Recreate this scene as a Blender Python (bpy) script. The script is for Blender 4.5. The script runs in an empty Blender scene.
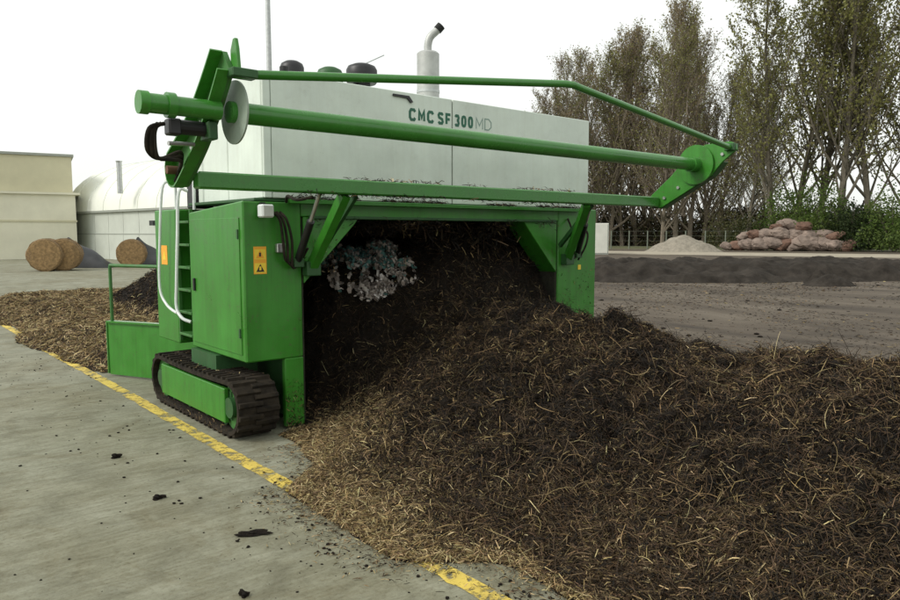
import bpy, bmesh, math, random
import numpy as np
from mathutils import Vector, Matrix

# ------------------------------------------------------------------ camera, sky, sun, exposure
scene = bpy.context.scene
col = scene.collection
F, CX, CY, HORIZON, CAM_H = 717.0, 450.0, 300.0, 233.0, 1.75
PITCH = math.atan((CY - HORIZON) / F)
YAW = math.atan(611 / math.hypot(F, 67))
cam_d = bpy.data.cameras.new('camera')
cam = bpy.data.objects.new('camera', cam_d); col.objects.link(cam)
cam_d.sensor_width = 36; cam_d.lens = F / 900 * 36
cam_d.clip_start = 0.05; cam_d.clip_end = 3000
cam.location = (0, 0, CAM_H)
cam.rotation_euler = (math.pi / 2 - PITCH, 0, -YAW)
scene.camera = cam
scene.render.resolution_x = 1024; scene.render.resolution_y = 683

world = bpy.data.worlds.new('World'); scene.world = world
world.use_nodes = True
wn = world.node_tree; wn.nodes.clear()
w_out = wn.nodes.new('ShaderNodeOutputWorld'); w_bg = wn.nodes.new('ShaderNodeBackground')
sky = wn.nodes.new('ShaderNodeTexSky'); sky.sky_type = 'NISHITA'; sky.sun_disc = False
SUN_EL, SUN_AZ = math.radians(40), math.radians(-72)      # azimuth from +Y, clockwise
sky.sun_elevation = SUN_EL; sky.sun_rotation = SUN_AZ
sky.air_density = 1.0; sky.dust_density = 4.0
cloud = wn.nodes.new('ShaderNodeMix'); cloud.data_type = 'RGBA'
cloud.inputs['Factor'].default_value = 0.62             # closed pale overcast
hs = wn.nodes.new('ShaderNodeHueSaturation'); hs.inputs['Saturation'].default_value = 0.22
wn.links.new(sky.outputs['Color'], hs.inputs['Color'])
wn.links.new(hs.outputs['Color'], cloud.inputs[6]); cloud.inputs[7].default_value = (11.2, 11.5, 11.0, 1)
wn.links.new(cloud.outputs[2], w_bg.inputs['Color'])
w_bg.inputs['Strength'].default_value = 0.105
wn.links.new(w_bg.outputs[0], w_out.inputs['Surface'])

sun_d = bpy.data.lights.new('sun', 'SUN'); sun = bpy.data.objects.new('sun', sun_d); col.objects.link(sun)
sun_d.energy = 1.5; sun_d.angle = math.radians(18); sun_d.color = (1.0, 0.96, 0.9)
sdir = Vector((math.sin(SUN_AZ) * math.cos(SUN_EL), math.cos(SUN_AZ) * math.cos(SUN_EL), math.sin(SUN_EL)))
sun.rotation_euler = sdir.to_track_quat('Z', 'Y').to_euler()
sun.location = (-20, 10, 30)
scene.view_settings.view_transform = 'Standard'; scene.view_settings.look = 'None'
scene.view_settings.exposure = 0.28; scene.view_settings.gamma = 1

# ------------------------------------------------------------------ pixel -> place helpers
_fw = np.array([math.sin(YAW) * math.cos(PITCH), math.cos(YAW) * math.cos(PITCH), -math.sin(PITCH)])
_rt = np.array([math.cos(YAW), -math.sin(YAW), 0]); _up = np.cross(_rt, _fw)
_C = np.array([0, 0, CAM_H])
def ray(u, v): return _fw + _rt * (u - CX) / F - _up * (v - CY) / F
def G(u, v, z=0.0):                       # where the ray meets height z
    r = ray(u, v); return _C + r * (z - CAM_H) / r[2]
def D(u, d):                              # ground point in the direction of column u, d metres away
    r = ray(u, HORIZON); h = np.array([r[0], r[1]]); h /= np.linalg.norm(h)
    return np.array([h[0] * d, h[1] * d, 0.0])

# ------------------------------------------------------------------ noise
def _hash(ix, iy, s):
    n = (ix.astype(np.int64) * 374761393 + iy.astype(np.int64) * 668265263 + s * 974711) & 0x7fffffff
    n = ((n ^ (n >> 13)) * 1274126177) & 0x7fffffff
    return ((n ^ (n >> 16)) & 0xffff) / 65535.0
def vnoise(x, y, s=0):
    x = np.asarray(x, float); y = np.asarray(y, float)
    ix = np.floor(x).astype(np.int64); iy = np.floor(y).astype(np.int64)
    fx = x - ix; fy = y - iy
    fx = fx * fx * (3 - 2 * fx); fy = fy * fy * (3 - 2 * fy)
    a = _hash(ix, iy, s); b = _hash(ix + 1, iy, s); c = _hash(ix, iy + 1, s); d = _hash(ix + 1, iy + 1, s)
    return (a * (1 - fx) + b * fx) * (1 - fy) + (c * (1 - fx) + d * fx) * fy
def fbm(x, y, s=0, o=4):
    t = 0; a = 0.5
    for k in range(o):
        t = t + a * (vnoise(x * 2 ** k, y * 2 ** k, s + k * 17) - 0.5) * 2; a *= 0.55
    return t
def sstep(a, b, x):
    t = np.clip((np.asarray(x, float) - a) / (b - a), 0, 1); return t * t * (3 - 2 * t)

# ------------------------------------------------------------------ materials
MATS = {}
def nodes_of(name):
    m = bpy.data.materials.new(name); m.use_nodes = True
    nt = m.node_tree; b = nt.nodes['Principled BSDF']; MATS[name] = m
    return m, nt, b
def N(nt, t, **kw):
    n = nt.nodes.new(t)
    for k, v in kw.items():
        if k in n.inputs: n.inputs[k].default_value = v
        else: setattr(n, k, v)
    return n
def noise_tex(nt, scale, detail=5, rough=0.6, vec=None, dist=0.0):
    n = N(nt, 'ShaderNodeTexNoise'); n.inputs['Scale'].default_value = scale
    n.inputs['Detail'].default_value = detail; n.inputs['Roughness'].default_value = rough
    n.inputs['Distortion'].default_value = dist
    if vec is not None: nt.links.new(vec, n.inputs['Vector'])
    return n
def ramp(nt, src, stops):
    r = N(nt, 'ShaderNodeValToRGB'); e = r.color_ramp.elements
    while len(e) < len(stops): e.new(0.5)
    for el, (p, c) in zip(e, stops):
        el.position = p; el.color = (*c, 1) if len(c) == 3 else c
    nt.links.new(src, r.inputs['Fac']); return r
def mixc(nt, fac, a, b, mode='MIX'):
    m = N(nt, 'ShaderNodeMix'); m.data_type = 'RGBA'; m.blend_type = mode
    for s, i in ((fac, 0), (a, 6), (b, 7)):
        if hasattr(s, 'is_linked') or hasattr(s, 'links'): nt.links.new(s, m.inputs[i])
        elif i == 0: m.inputs[0].default_value = s
        else: m.inputs[i].default_value = (*s, 1)
    return m.outputs[2]
def coords(nt): return N(nt, 'ShaderNodeTexCoord').outputs['Object']
def wcoords(nt): return N(nt, 'ShaderNodeNewGeometry').outputs['Position']
def bump(nt, b, src, strength=0.3, dist=0.02):
    n = N(nt, 'ShaderNodeBump'); n.inputs['Strength'].default_value = strength; n.inputs['Distance'].default_value = dist
    nt.links.new(src, n.inputs['Height']); nt.links.new(n.outputs[0], b.inputs['Normal'])

def paint(name, c, rough=0.38, dirt=(0.10, 0.075, 0.045), amount=0.5, low=0.35, scale=3.0):
    """painted sheet metal: slightly uneven colour, dust and splashes, a little orange peel"""
    m, nt, b = nodes_of(name)
    p = wcoords(nt)
    n1 = noise_tex(nt, scale, 6, 0.65, p); n2 = noise_tex(nt, scale * 9, 4, 0.7, p)
    v = ramp(nt, n1.outputs['Fac'], [(0.3, tuple(x * 0.86 for x in c)), (0.7, tuple(min(1, x * 1.1) for x in c))])
    d = ramp(nt, n2.outputs['Fac'], [(0.55, (0, 0, 0)), (0.75, (1, 1, 1))])
    d2 = ramp(nt, n1.outputs['Fac'], [(low, (1, 1, 1)), (low + 0.25, (0, 0, 0))])
    f = mixc(nt, 1.0, d.outputs[0], d2.outputs[0], 'MULTIPLY')
    mul = N(nt, 'ShaderNodeMath', operation='MULTIPLY'); nt.links.new(f, mul.inputs[0]); mul.inputs[1].default_value = amount
    c2 = mixc(nt, mul.outputs[0], v.outputs[0], dirt)
    mp = N(nt, 'ShaderNodeMapping'); mp.inputs['Scale'].default_value = (14, 14, 0.7); nt.links.new(p, mp.inputs['Vector'])
    n3 = noise_tex(nt, 1.0, 6, 0.7, mp.outputs[0], 0.3)
    sk = ramp(nt, n3.outputs['Fac'], [(0.44, (1, 1, 1)), (0.70, tuple(0.55 + 0.45 * x for x in (0.55, 0.48, 0.36)))])
    c2 = mixc(nt, min(1.0, amount * 1.3), c2, sk.outputs[0], 'MULTIPLY')
    n4 = noise_tex(nt, 55, 3, 0.6, p); sp = ramp(nt, n4.outputs['Fac'], [(0.66, (0, 0, 0)), (0.70, (1, 1, 1))])
    n5 = noise_tex(nt, 1.7, 4, 0.6, p); spm = ramp(nt, n5.outputs['Fac'], [(0.48, (0, 0, 0)), (0.62, (1, 1, 1))])
    spf = mixc(nt, 1.0, sp.outputs[0], spm.outputs[0], 'MULTIPLY')
    ms = N(nt, 'ShaderNodeMath', operation='MULTIPLY'); nt.links.new(spf, ms.inputs[0]); ms.inputs[1].default_value = min(1.0, amount * 1.2)
    c2 = mixc(nt, ms.outputs[0], c2, tuple(x * 0.6 for x in dirt))
    nt.links.new(c2, b.inputs['Base Color'])
    rr = ramp(nt, n1.outputs['Fac'], [(0.3, (rough - 0.06,) * 3), (0.75, (rough + 0.2,) * 3)])
    nt.links.new(rr.outputs[0], b.inputs['Roughness'])
    bump(nt, b, n2.outputs['Fac'], 0.06, 0.004)
    return m
def plain(name, c, rough=0.6, metal=0.0, var=0.25, scale=6, bs=0.15, bd=0.01):
    m, nt, b = nodes_of(name)
    p = wcoords(nt); n1 = noise_tex(nt, scale, 6, 0.65, p)
    r = ramp(nt, n1.outputs['Fac'], [(0.3, tuple(x * (1 - var) for x in c)), (0.7, tuple(min(1, x * (1 + var)) for x in c))])
    nt.links.new(r.outputs[0], b.inputs['Base Color'])
    b.inputs['Roughness'].default_value = rough; b.inputs['Metallic'].default_value = metal
    bump(nt, b, n1.outputs['Fac'], bs, bd)
    return m
def attr_mat(name, rough=0.8, trans=0.0):
    m, nt, b = nodes_of(name)
    a = N(nt, 'ShaderNodeAttribute'); a.attribute_name = 'col'
    nt.links.new(a.outputs['Color'], b.inputs['Base Color']); b.inputs['Roughness'].default_value = rough
    b.inputs['Specular IOR Level'].default_value = 0.25
    if trans:
        t = N(nt, 'ShaderNodeBsdfTranslucent'); nt.links.new(a.outputs['Color'], t.inputs['Color'])
        mx = N(nt, 'ShaderNodeMixShader'); mx.inputs[0].default_value = trans
        nt.links.new(b.outputs[0], mx.inputs[1]); nt.links.new(t.outputs[0], mx.inputs[2])
        nt.links.new(mx.outputs[0], nt.nodes['Material Output'].inputs['Surface'])
    return m

paint('green', (0.038, 0.210, 0.018), 0.32, dirt=(0.085, 0.075, 0.045), amount=0.75, low=0.42)
paint('green_tube', (0.044, 0.205, 0.028), 0.20, amount=0.3, scale=2.0)
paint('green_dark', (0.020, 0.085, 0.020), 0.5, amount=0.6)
paint('green_dirty', (0.040, 0.160, 0.030), 0.5, amount=0.9, low=0.5)
paint('white', (0.66, 0.73, 0.65), 0.42, dirt=(0.28, 0.26, 0.19), amount=0.2, scale=1.5)
paint('rail_white', (0.70, 0.74, 0.72), 0.35, amount=0.25)
paint('pale_green_grey', (0.30, 0.37, 0.30), 0.45, amount=0.35)
plain('rubber', (0.014, 0.012, 0.010), 0.9, var=0.6, scale=9, bs=0.5)
_e = [n for n in MATS['rubber'].node_tree.nodes if n.type == 'VALTORGB'][0].color_ramp.elements.new(0.66); _e.color = (0.038, 0.030, 0.020, 1)
MATS['rubber'].node_tree.nodes['Principled BSDF'].inputs['Specular IOR Level'].default_value = 0.2
plain('rust_dark', (0.022, 0.014, 0.009), 0.9, var=0.5, scale=10)
plain('black_plastic', (0.012, 0.012, 0.013), 0.45, var=0.3)
plain('steel', (0.50, 0.50, 0.48), 0.32, 0.85, var=0.2)
plain('galvanised', (0.46, 0.48, 0.47), 0.45, 0.5, var=0.15)
plain('silencer', (0.42, 0.43, 0.41), 0.5, 0.3, var=0.2)
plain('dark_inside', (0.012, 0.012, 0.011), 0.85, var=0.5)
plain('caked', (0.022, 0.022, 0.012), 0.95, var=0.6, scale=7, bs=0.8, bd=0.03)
plain('rust', (0.10, 0.050, 0.025), 0.85, var=0.4, scale=10)
plain('sticker', (0.78, 0.36, 0.02), 0.5, var=0.08)
plain('sticker_yellow', (0.80, 0.58, 0.04), 0.5, var=0.08)
plain('sticker_black', (0.02, 0.018, 0.012), 0.5)
plain('letter_green', (0.010, 0.110, 0.060), 0.45, var=0.15)
plain('letter_grey', (0.20, 0.29, 0.25), 0.45, var=0.15)
plain('glass_lamp', (0.55, 0.56, 0.52), 0.15, var=0.1)
plain('plastic_scrap', (0.33, 0.28, 0.25), 0.7, var=0.35, scale=20)
plain('plastic_teal', (0.10, 0.20, 0.18), 0.7, var=0.35, scale=20)
plain('hall_wall', (0.50, 0.53, 0.47), 0.7, var=0.08, scale=0.8)
plain('hall_roof', (0.74, 0.76, 0.68), 0.7, var=0.05, scale=0.5)
plain('beige_wall', (0.55, 0.52, 0.36), 0.8, var=0.08, scale=0.7)
plain('beige_light', (0.68, 0.66, 0.52), 0.8, var=0.08, scale=0.7)
plain('trim_grey', (0.30, 0.32, 0.28), 0.7, var=0.1)
plain('dark_piece', (0.025, 0.028, 0.030), 0.55, var=0.4, scale=2)
plain('bale_side', (0.20, 0.13, 0.06), 0.95, var=0.45, scale=14, bs=0.6, bd=0.04)
plain('bale_face', (0.27, 0.175, 0.08), 0.95, var=0.45, scale=9, bs=0.6, bd=0.04)
plain('boulder', (0.195, 0.150, 0.122), 0.95, var=0.4, scale=1.6, bs=0.5, bd=0.1)
plain('boulder_dark', (0.13, 0.075, 0.052), 0.95, var=0.4, scale=1.6, bs=0.5, bd=0.1)
plain('gravel', (0.24, 0.215, 0.17), 0.95, var=0.25, scale=3, bs=0.7, bd=0.08)
plain('container_white', (0.66, 0.66, 0.58), 0.6, var=0.1, scale=1)
plain('post_grey', (0.14, 0.16, 0.12), 0.8, var=0.2)
plain('bark', (0.125, 0.110, 0.080), 0.95, var=0.35, scale=5, bs=0.4, bd=0.03)
plain('bark_red', (0.185, 0.155, 0.115), 0.95, var=0.35, scale=5, bs=0.4, bd=0.03)
plain('far_compost', (0.036, 0.031, 0.026), 0.95, var=0.45, scale=2.2, bs=0.8, bd=0.08)
MATS['far_compost'].node_tree.nodes['Principled BSDF'].inputs['Specular IOR Level'].default_value = 0.08
attr_mat('straw', 0.75, 0.12)
attr_mat('leaf', 0.7, 0.5)

def compost_mat():
    m, nt, b = nodes_of('compost')
    p = wcoords(nt); n = noise_tex(nt, 14, 8, 0.75, p); n2 = noise_tex(nt, 60, 4, 0.7, p)
    r = ramp(nt, n.outputs['Fac'], [(0.3, (0.006, 0.005, 0.004)), (0.6, (0.022, 0.015, 0.009)), (0.8, (0.055, 0.035, 0.018))])
    nt.links.new(r.outputs[0], b.inputs['Base Color']); b.inputs['Roughness'].default_value = 0.9
    b.inputs['Specular IOR Level'].default_value = 0.2
    mm = N(nt, 'ShaderNodeMath', operation='ADD'); nt.links.new(n.outputs['Fac'], mm.inputs[0]); nt.links.new(n2.outputs['Fac'], mm.inputs[1])
    bump(nt, b, mm.outputs[0], 1.0, 0.04)
compost_mat()

def ground_mat():
    m, nt, b = nodes_of('ground')
    p = wcoords(nt)
    sep = N(nt, 'ShaderNodeSeparateXYZ'); nt.links.new(p, sep.inputs[0])
    big = noise_tex(nt, 0.45, 6, 0.6, p); mid = noise_tex(nt, 2.6, 8, 0.68, p, 0.6); fine = noise_tex(nt, 38, 6, 0.75, p)
    # trowel / tyre scuffing running across the slab
    mp = N(nt, 'ShaderNodeMapping'); mp.inputs['Scale'].default_value = (3.0, 16.0, 1); mp.inputs['Rotation'].default_value = (0, 0, 0.5)
    nt.links.new(p, mp.inputs['Vector']); scuff = noise_tex(nt, 1.0, 5, 0.6, mp.outputs[0], 1.2)
    conc = ramp(nt, mid.outputs['Fac'], [(0.28, (0.150, 0.150, 0.114)), (0.5, (0.225, 0.229, 0.180)), (0.75, (0.290, 0.297, 0.244))])
    tint = ramp(nt, big.outputs['Fac'], [(0.35, (0.84, 0.80, 0.70)), (0.65, (1.08, 1.08, 1.06))])
    c = mixc(nt, 1.0, conc.outputs[0], tint.outputs[0], 'MULTIPLY')
    sc = ramp(nt, scuff.outputs['Fac'], [(0.38, (0.80, 0.78, 0.72)), (0.62, (1.08, 1.08, 1.07))])
    c = mixc(nt, 0.8, c, sc.outputs[0], 'MULTIPLY')
    fs = ramp(nt, fine.outputs['Fac'], [(0.30, (0.62, 0.58, 0.50)), (0.48, (1, 1, 1)), (0.72, (1.15, 1.15, 1.12))])
    c = mixc(nt, 0.8, c, fs.outputs[0], 'MULTIPLY')
    st1 = noise_tex(nt, 1.1, 7, 0.72, p, 1.6); st = ramp(nt, st1.outputs['Fac'], [(0.50, (1, 1, 1)), (0.66, (0.74, 0.68, 0.58))])
    c = mixc(nt, 0.75, c, st.outputs[0], 'MULTIPLY')
    # trodden-in compost on the working yard beyond the windrow
    mp2 = N(nt, 'ShaderNodeMapping'); mp2.inputs['Scale'].default_value = (0.55, 0.16, 1); mp2.inputs['Rotation'].default_value = (0, 0, -0.55)
    nt.links.new(p, mp2.inputs['Vector']); streak = noise_tex(nt, 1.0, 8, 0.7, mp2.outputs[0], 0.5)
    dirt = ramp(nt, streak.outputs['Fac'], [(0.30, (0.036, 0.028, 0.020)), (0.5, (0.088, 0.070, 0.051)), (0.72, (0.150, 0.126, 0.096))])
    dirtc = mixc(nt, 0.9, dirt.outputs[0], fs.outputs[0], 'MULTIPLY')
    add = N(nt, 'ShaderNodeMath', operation='MULTIPLY_ADD'); nt.links.new(big.outputs['Fac'], add.inputs[0]); add.inputs[1].default_value = 3.0
    nt.links.new(sep.outputs[0], add.inputs[2])
    sub = N(nt, 'ShaderNodeMath', operation='MULTIPLY_ADD'); nt.links.new(sep.outputs[1], sub.inputs[0]); sub.inputs[1].default_value = -0.33
    nt.links.new(add.outputs[0], sub.inputs[2])
    mr = N(nt, 'ShaderNodeMapRange'); mr.inputs['From Min'].default_value = 3.2; mr.inputs['From Max'].default_value = 5.4
    nt.links.new(sub.outputs[0], mr.inputs['Value'])
    c = mixc(nt, mr.outputs[0], c, dirtc)
    # far meadow / verge past the yard edge
    dist = N(nt, 'ShaderNodeVectorMath', operation='LENGTH'); nt.links.new(p, dist.inputs[0])
    mr2 = N(nt, 'ShaderNodeMapRange'); mr2.inputs['From Min'].default_value = 76; mr2.inputs['From Max'].default_value = 90
    nt.links.new(dist.outputs['Value'], mr2.inputs['Value'])
    verge = ramp(nt, mid.outputs['Fac'], [(0.3, (0.07, 0.085, 0.035)), (0.7, (0.15, 0.145, 0.075))])
    c = mixc(nt, mr2.outputs[0], c, verge.outputs[0])
    nt.links.new(c, b.inputs['Base Color'])
    b.inputs['Roughness'].default_value = 0.85; b.inputs['Specular IOR Level'].default_value = 0.3
    ad = N(nt, 'ShaderNodeMath', operation='MULTIPLY_ADD'); nt.links.new(scuff.outputs['Fac'], ad.inputs[0]); ad.inputs[1].default_value = 1.5
    nt.links.new(fine.outputs['Fac'], ad.inputs[2])
    bump(nt, b, ad.outputs[0], 0.45, 0.012)
ground_mat()

def line_mat():
    m, nt, b = nodes_of('line_paint')
    p = wcoords(nt); n = noise_tex(nt, 16, 8, 0.75, p); n2 = noise_tex(nt, 3.0, 5, 0.6, p)
    r = ramp(nt, n2.outputs['Fac'], [(0.3, (0.42, 0.31, 0.07)), (0.65, (0.66, 0.50, 0.09))])
    nt.links.new(r.outputs[0], b.inputs['Base Color']); b.inputs['Roughness'].default_value = 0.75
    mm = N(nt, 'ShaderNodeMath', operation='MULTIPLY_ADD'); nt.links.new(n2.outputs['Fac'], mm.inputs[0]); mm.inputs[1].default_value = 0.7
    nt.links.new(n.outputs['Fac'], mm.inputs[2])
    a = ramp(nt, mm.outputs[0], [(0.74, (0, 0, 0)), (0.86, (1, 1, 1))])
    t = N(nt, 'ShaderNodeBsdfTransparent'); mx = N(nt, 'ShaderNodeMixShader')
    nt.links.new(a.outputs[0], mx.inputs[0]); nt.links.new(t.outputs[0], mx.inputs[1]); nt.links.new(b.outputs[0], mx.inputs[2])
    nt.links.new(mx.outputs[0], nt.nodes['Material Output'].inputs['Surface'])
line_mat()

# ------------------------------------------------------------------ mesh helpers
ORG = {}
def tag(o, label=None, cat=None, group=None, kind=None):
    if label: o['label'] = label
    if cat: o['category'] = cat
    if group: o['group'] = group
    if kind: o['kind'] = kind
    return o
def thing(name, label, cat, loc, group=None):
    o = bpy.data.objects.new(name, None); col.objects.link(o); o.location = loc; o.empty_display_size = 0.2
    ORG[o.name] = Vector(loc); return tag(o, label, cat, group)
def obj(name, bm, mat, parent=None, smooth=False, origin=None):
    """bm is in world coordinates; origin goes to the bottom centre of its bounds"""
    if isinstance(bm, bmesh.types.BMesh):
        me = bpy.data.meshes.new(name)
        bmesh.ops.recalc_face_normals(bm, faces=bm.faces)
        co = [v.co for v in bm.verts]
        lo = Vector([min(c[i] for c in co) for i in range(3)]); hi = Vector([max(c[i] for c in co) for i in range(3)])
        o_ = Vector(origin) if origin is not None else Vector(((lo.x + hi.x) / 2, (lo.y + hi.y) / 2, lo.z))
        for v in bm.verts: v.co -= o_
        if smooth:
            for f in bm.faces: f.smooth = True
        bm.to_mesh(me); bm.free()
        if smooth: 
            try: me.set_sharp_from_angle(angle=math.radians(40))
            except Exception: pass
    else:
        me = bm; o_ = Vector(origin or (0, 0, 0))
    me.materials.clear(); me.materials.append(MATS[mat] if isinstance(mat, str) else mat)
    o = bpy.data.objects.new(name, me); col.objects.link(o)
    ORG[o.name] = o_
    if parent is not None:
        o.parent = parent; o.location = o_ - ORG[parent.name]
    else: o.location = o_
    return o
def BM(): return bmesh.new()
def box(bm, x0, x1, y0, y1, z0, z1, bev=0.0, seg=1):
    r = bmesh.ops.create_cube(bm, size=1.0)
    vs = r['verts']
    bmesh.ops.scale(bm, vec=(x1 - x0, y1 - y0, z1 - z0), verts=vs)
    bmesh.ops.translate(bm, vec=((x0 + x1) / 2, (y0 + y1) / 2, (z0 + z1) / 2), verts=vs)
    if bev:
        es = list({e for v in vs for e in v.link_edges})
        bmesh.ops.bevel(bm, geom=es, offset=bev, segments=seg, profile=0.5, affect='EDGES')
    return bm
def cbox(*a, **k): return box(BM(), *a, **k)
def prism(bm, pts, axis, a0, a1, bev=0.0):
    """polygon pts (in the other two axes, cyclic order) extruded along axis from a0 to a1"""
    def P(p, a):
        return {'x': (a, p[0], p[1]), 'y': (p[0], a, p[1]), 'z': (p[0], p[1], a)}[axis]
    v0 = [bm.verts.new(P(p, a0)) for p in pts]; v1 = [bm.verts.new(P(p, a1)) for p in pts]
    fs = [bm.faces.new(v0), bm.faces.new(v1[::-1])]
    n = len(pts)
    for i in range(n): fs.append(bm.faces.new((v0[i], v0[(i + 1) % n], v1[(i + 1) % n], v1[i])))
    bmesh.ops.recalc_face_normals(bm, faces=fs)
    if bev:
        es = list({e for f in fs for e in f.edges})
        bmesh.ops.bevel(bm, geom=es, offset=bev, segments=1, profile=0.5, affect='EDGES')
    return bm
def tube(bm, pts, r, seg=10, cap=True):
    """swept round tube through pts; r number or list"""
    pts = [Vector(p) for p in pts]; n = len(pts)
    rs = [r] * n if not hasattr(r, '__len__') else r
    rings = []; prev = None
    for i, p in enumerate(pts):
        t = (pts[min(i + 1, n - 1)] - pts[max(i - 1, 0)]).normalized()
        if prev is None:
            a = Vector((0, 0, 1)) if abs(t.z) < 0.9 else Vector((1, 0, 0))
            nx = t.cross(a).normalized()
        else: nx = (prev - t * prev.dot(t)).normalized()
        prev = nx; ny = t.cross(nx)
        rings.append([bm.verts.new(p + (nx * math.cos(2 * math.pi * k / seg) + ny * math.sin(2 * math.pi * k / seg)) * rs[i]) for k in range(seg)])
    for a, b in zip(rings, rings[1:]):
        for k in range(seg): bm.faces.new((a[k], a[(k + 1) % seg], b[(k + 1) % seg], b[k]))
    if cap: bm.faces.new(rings[0][::-1]); bm.faces.new(rings[-1])
    return bm
def ctube(*a, **k): return tube(BM(), *a, **k)
def bar(bm, p, q, w, h, up=(0, 0, 1)):
    """rectangular bar from p to q"""
    p, q = Vector(p), Vector(q); t = (q - p).normalized(); s = t.cross(Vector(up)).normalized(); u = s.cross(t)
    c = [(-1, -1), (1, -1), (1, 1), (-1, 1)]
    a = [bm.verts.new(p + s * x * w / 2 + u * y * h / 2) for x, y in c]; b = [bm.verts.new(q + s * x * w / 2 + u * y * h / 2) for x, y in c]
    bm.faces.new(a[::-1]); bm.faces.new(b)
    for k in range(4): bm.faces.new((a[k], a[(k + 1) % 4], b[(k + 1) % 4], b[k]))
    return bm
def smooth_path(pts, n=6):
    """Catmull-Rom"""
    P = [Vector(p) for p in pts]; P = [P[0] * 2 - P[1]] + P + [P[-1] * 2 - P[-2]]; out = []
    for i in range(1, len(P) - 2):
        for k in range(n):
            t = k / n; a, b, c, d = P[i - 1:i + 3]
            out.append(0.5 * ((2 * b) + (c - a) * t + (2 * a - 5 * b + 4 * c - d) * t * t + (3 * b - a - 3 * c + d) * t ** 3))
    out.append(P[-2]); return out
def np_mesh(name, V, Q, cols=None, smooth=False):
    """V (n,3); Q (m,4) or (m,3)"""
    me = bpy.data.meshes.new(name); V = np.asarray(V, np.float32); Q = np.asarray(Q, np.int32)
    k = Q.shape[1]
    me.vertices.add(len(V)); me.vertices.foreach_set('co', V.ravel())
    me.loops.add(Q.size); me.loops.foreach_set('vertex_index', Q.ravel())
    me.polygons.add(len(Q)); me.polygons.foreach_set('loop_start', np.arange(len(Q), dtype=np.int32) * k)
    try: me.polygons.foreach_set('loop_total', np.full(len(Q), k, np.int32))
    except Exception: pass
    if smooth: me.polygons.foreach_set('use_smooth', np.ones(len(Q), bool))
    if cols is not None:
        at = me.attributes.new('col', 'FLOAT_COLOR', 'POINT')
        c = np.ones((len(V), 4), np.float32); c[:, :3] = cols; at.data.foreach_set('color', c.ravel())
    me.update(calc_edges=True); me.validate()
    return me
def grid_mesh(name, xs, ys, Z, keep=None, smooth=True):
    X, Y = np.meshgrid(xs, ys); nx, ny = len(xs), len(ys)
    V = np.stack([X.ravel(), Y.ravel(), Z.ravel()], 1)
    i = np.arange((ny - 1) * nx).reshape(ny - 1, nx)[:, :-1]
    Q = np.stack([i, i + 1, i + 1 + nx, i + nx], -1)
    if keep is not None:
        k = keep[:-1, :-1] | keep[1:, :-1] | keep[:-1, 1:] | keep[1:, 1:]; Q = Q[k]
    return np_mesh(name, V, Q.reshape(-1, 4), smooth=smooth)

def straws(rng, P, Nrm, L, W, cols, tilt=0.45, bend=0.12, flow=0.0):
    """bent ribbons at P lying roughly in the plane of Nrm"""
    n = len(P)
    a = rng.normal(size=(n, 3))
    if flow:
        th = 5.0 * fbm(P[:, 0] * 2.6, P[:, 1] * 2.6, 401, 2); a = a / np.linalg.norm(a, axis=1, keepdims=True) + flow * np.stack([np.cos(th), np.sin(th), np.zeros(n)], 1)
    a -= Nrm * (a * Nrm).sum(1, keepdims=True); a /= np.linalg.norm(a, axis=1, keepdims=True) + 1e-9
    d = a + Nrm * rng.normal(0, tilt, (n, 1)); d /= np.linalg.norm(d, axis=1, keepdims=True)
    r = rng.normal(size=(n, 3)); s = np.cross(d, r); s /= np.linalg.norm(s, axis=1, keepdims=True) + 1e-9
    k = np.cross(d, s)
    L = L[:, None]; W = W[:, None]
    p0 = P - d * L / 2; p2 = P + d * L / 2; p1 = P + (k * rng.normal(0, bend, (n, 1)) + Nrm * np.abs(rng.normal(0, bend * 0.6, (n, 1)))) * L
    V = np.stack([p0 - s * W / 2, p0 + s * W / 2, p1 - s * W * .6, p1 + s * W * .6, p2 - s * W / 3, p2 + s * W / 3], 1).reshape(-1, 3)
    b = (np.arange(n) * 6)[:, None]
    Q = np.concatenate([b + np.array([[0, 1, 3, 2]]), b + np.array([[2, 3, 5, 4]])], 0)
    return V, Q, np.repeat(cols, 6, 0)
PAL = np.array([(0.010, 0.008, 0.006), (0.026, 0.017, 0.010), (0.064, 0.042, 0.022), (0.120, 0.080, 0.043), (0.290, 0.210, 0.098), (0.480, 0.385, 0.205)])
def pick_cols(rng, n, w):
    """w (n,6) or (6,) weights over PAL"""
    w = np.asarray(w, float)
    if w.ndim == 1: w = np.tile(w, (n, 1))
    cw = np.cumsum(w / w.sum(1, keepdims=True), 1); i = (rng.random((n, 1)) > cw).sum(1).clip(0, 5)
    return PAL[i] * rng.uniform(0.7, 1.35, (n, 1)) * rng.uniform(0.92, 1.08, (n, 3))

# ------------------------------------------------------------------ ground, yellow line
bm = BM()
vs = [bm.verts.new(p) for p in ((-900, -900, 0), (900, -900, 0), (900, 900, 0), (-900, 900, 0))]; bm.faces.new(vs)
tag(obj('ground', bm, 'ground', origin=(0, 0, 0)), 'concrete yard with scuffs, running into trodden compost on the right', 'ground', kind='structure')
xs = np.array([2.235, 2.335]); ys = np.arange(-4, 60, 0.08)
rngl = np.random.default_rng(4)
V = []
for y in ys:
    V += [(2.222 + rngl.normal(0, .004) + 0.012 * math.sin(y * .9), y, 0.004), (2.342 + rngl.normal(0, .004) + 0.012 * math.sin(y * .9), y, 0.004)]
i = np.arange(len(ys) - 1)[:, None] * 2
tag(obj('painted_line', np_mesh('painted_line', np.array(V), i + np.array([[0, 1, 3, 2]])), 'line_paint'), 'worn yellow line painted along the concrete edge', 'line', kind='structure')

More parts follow.
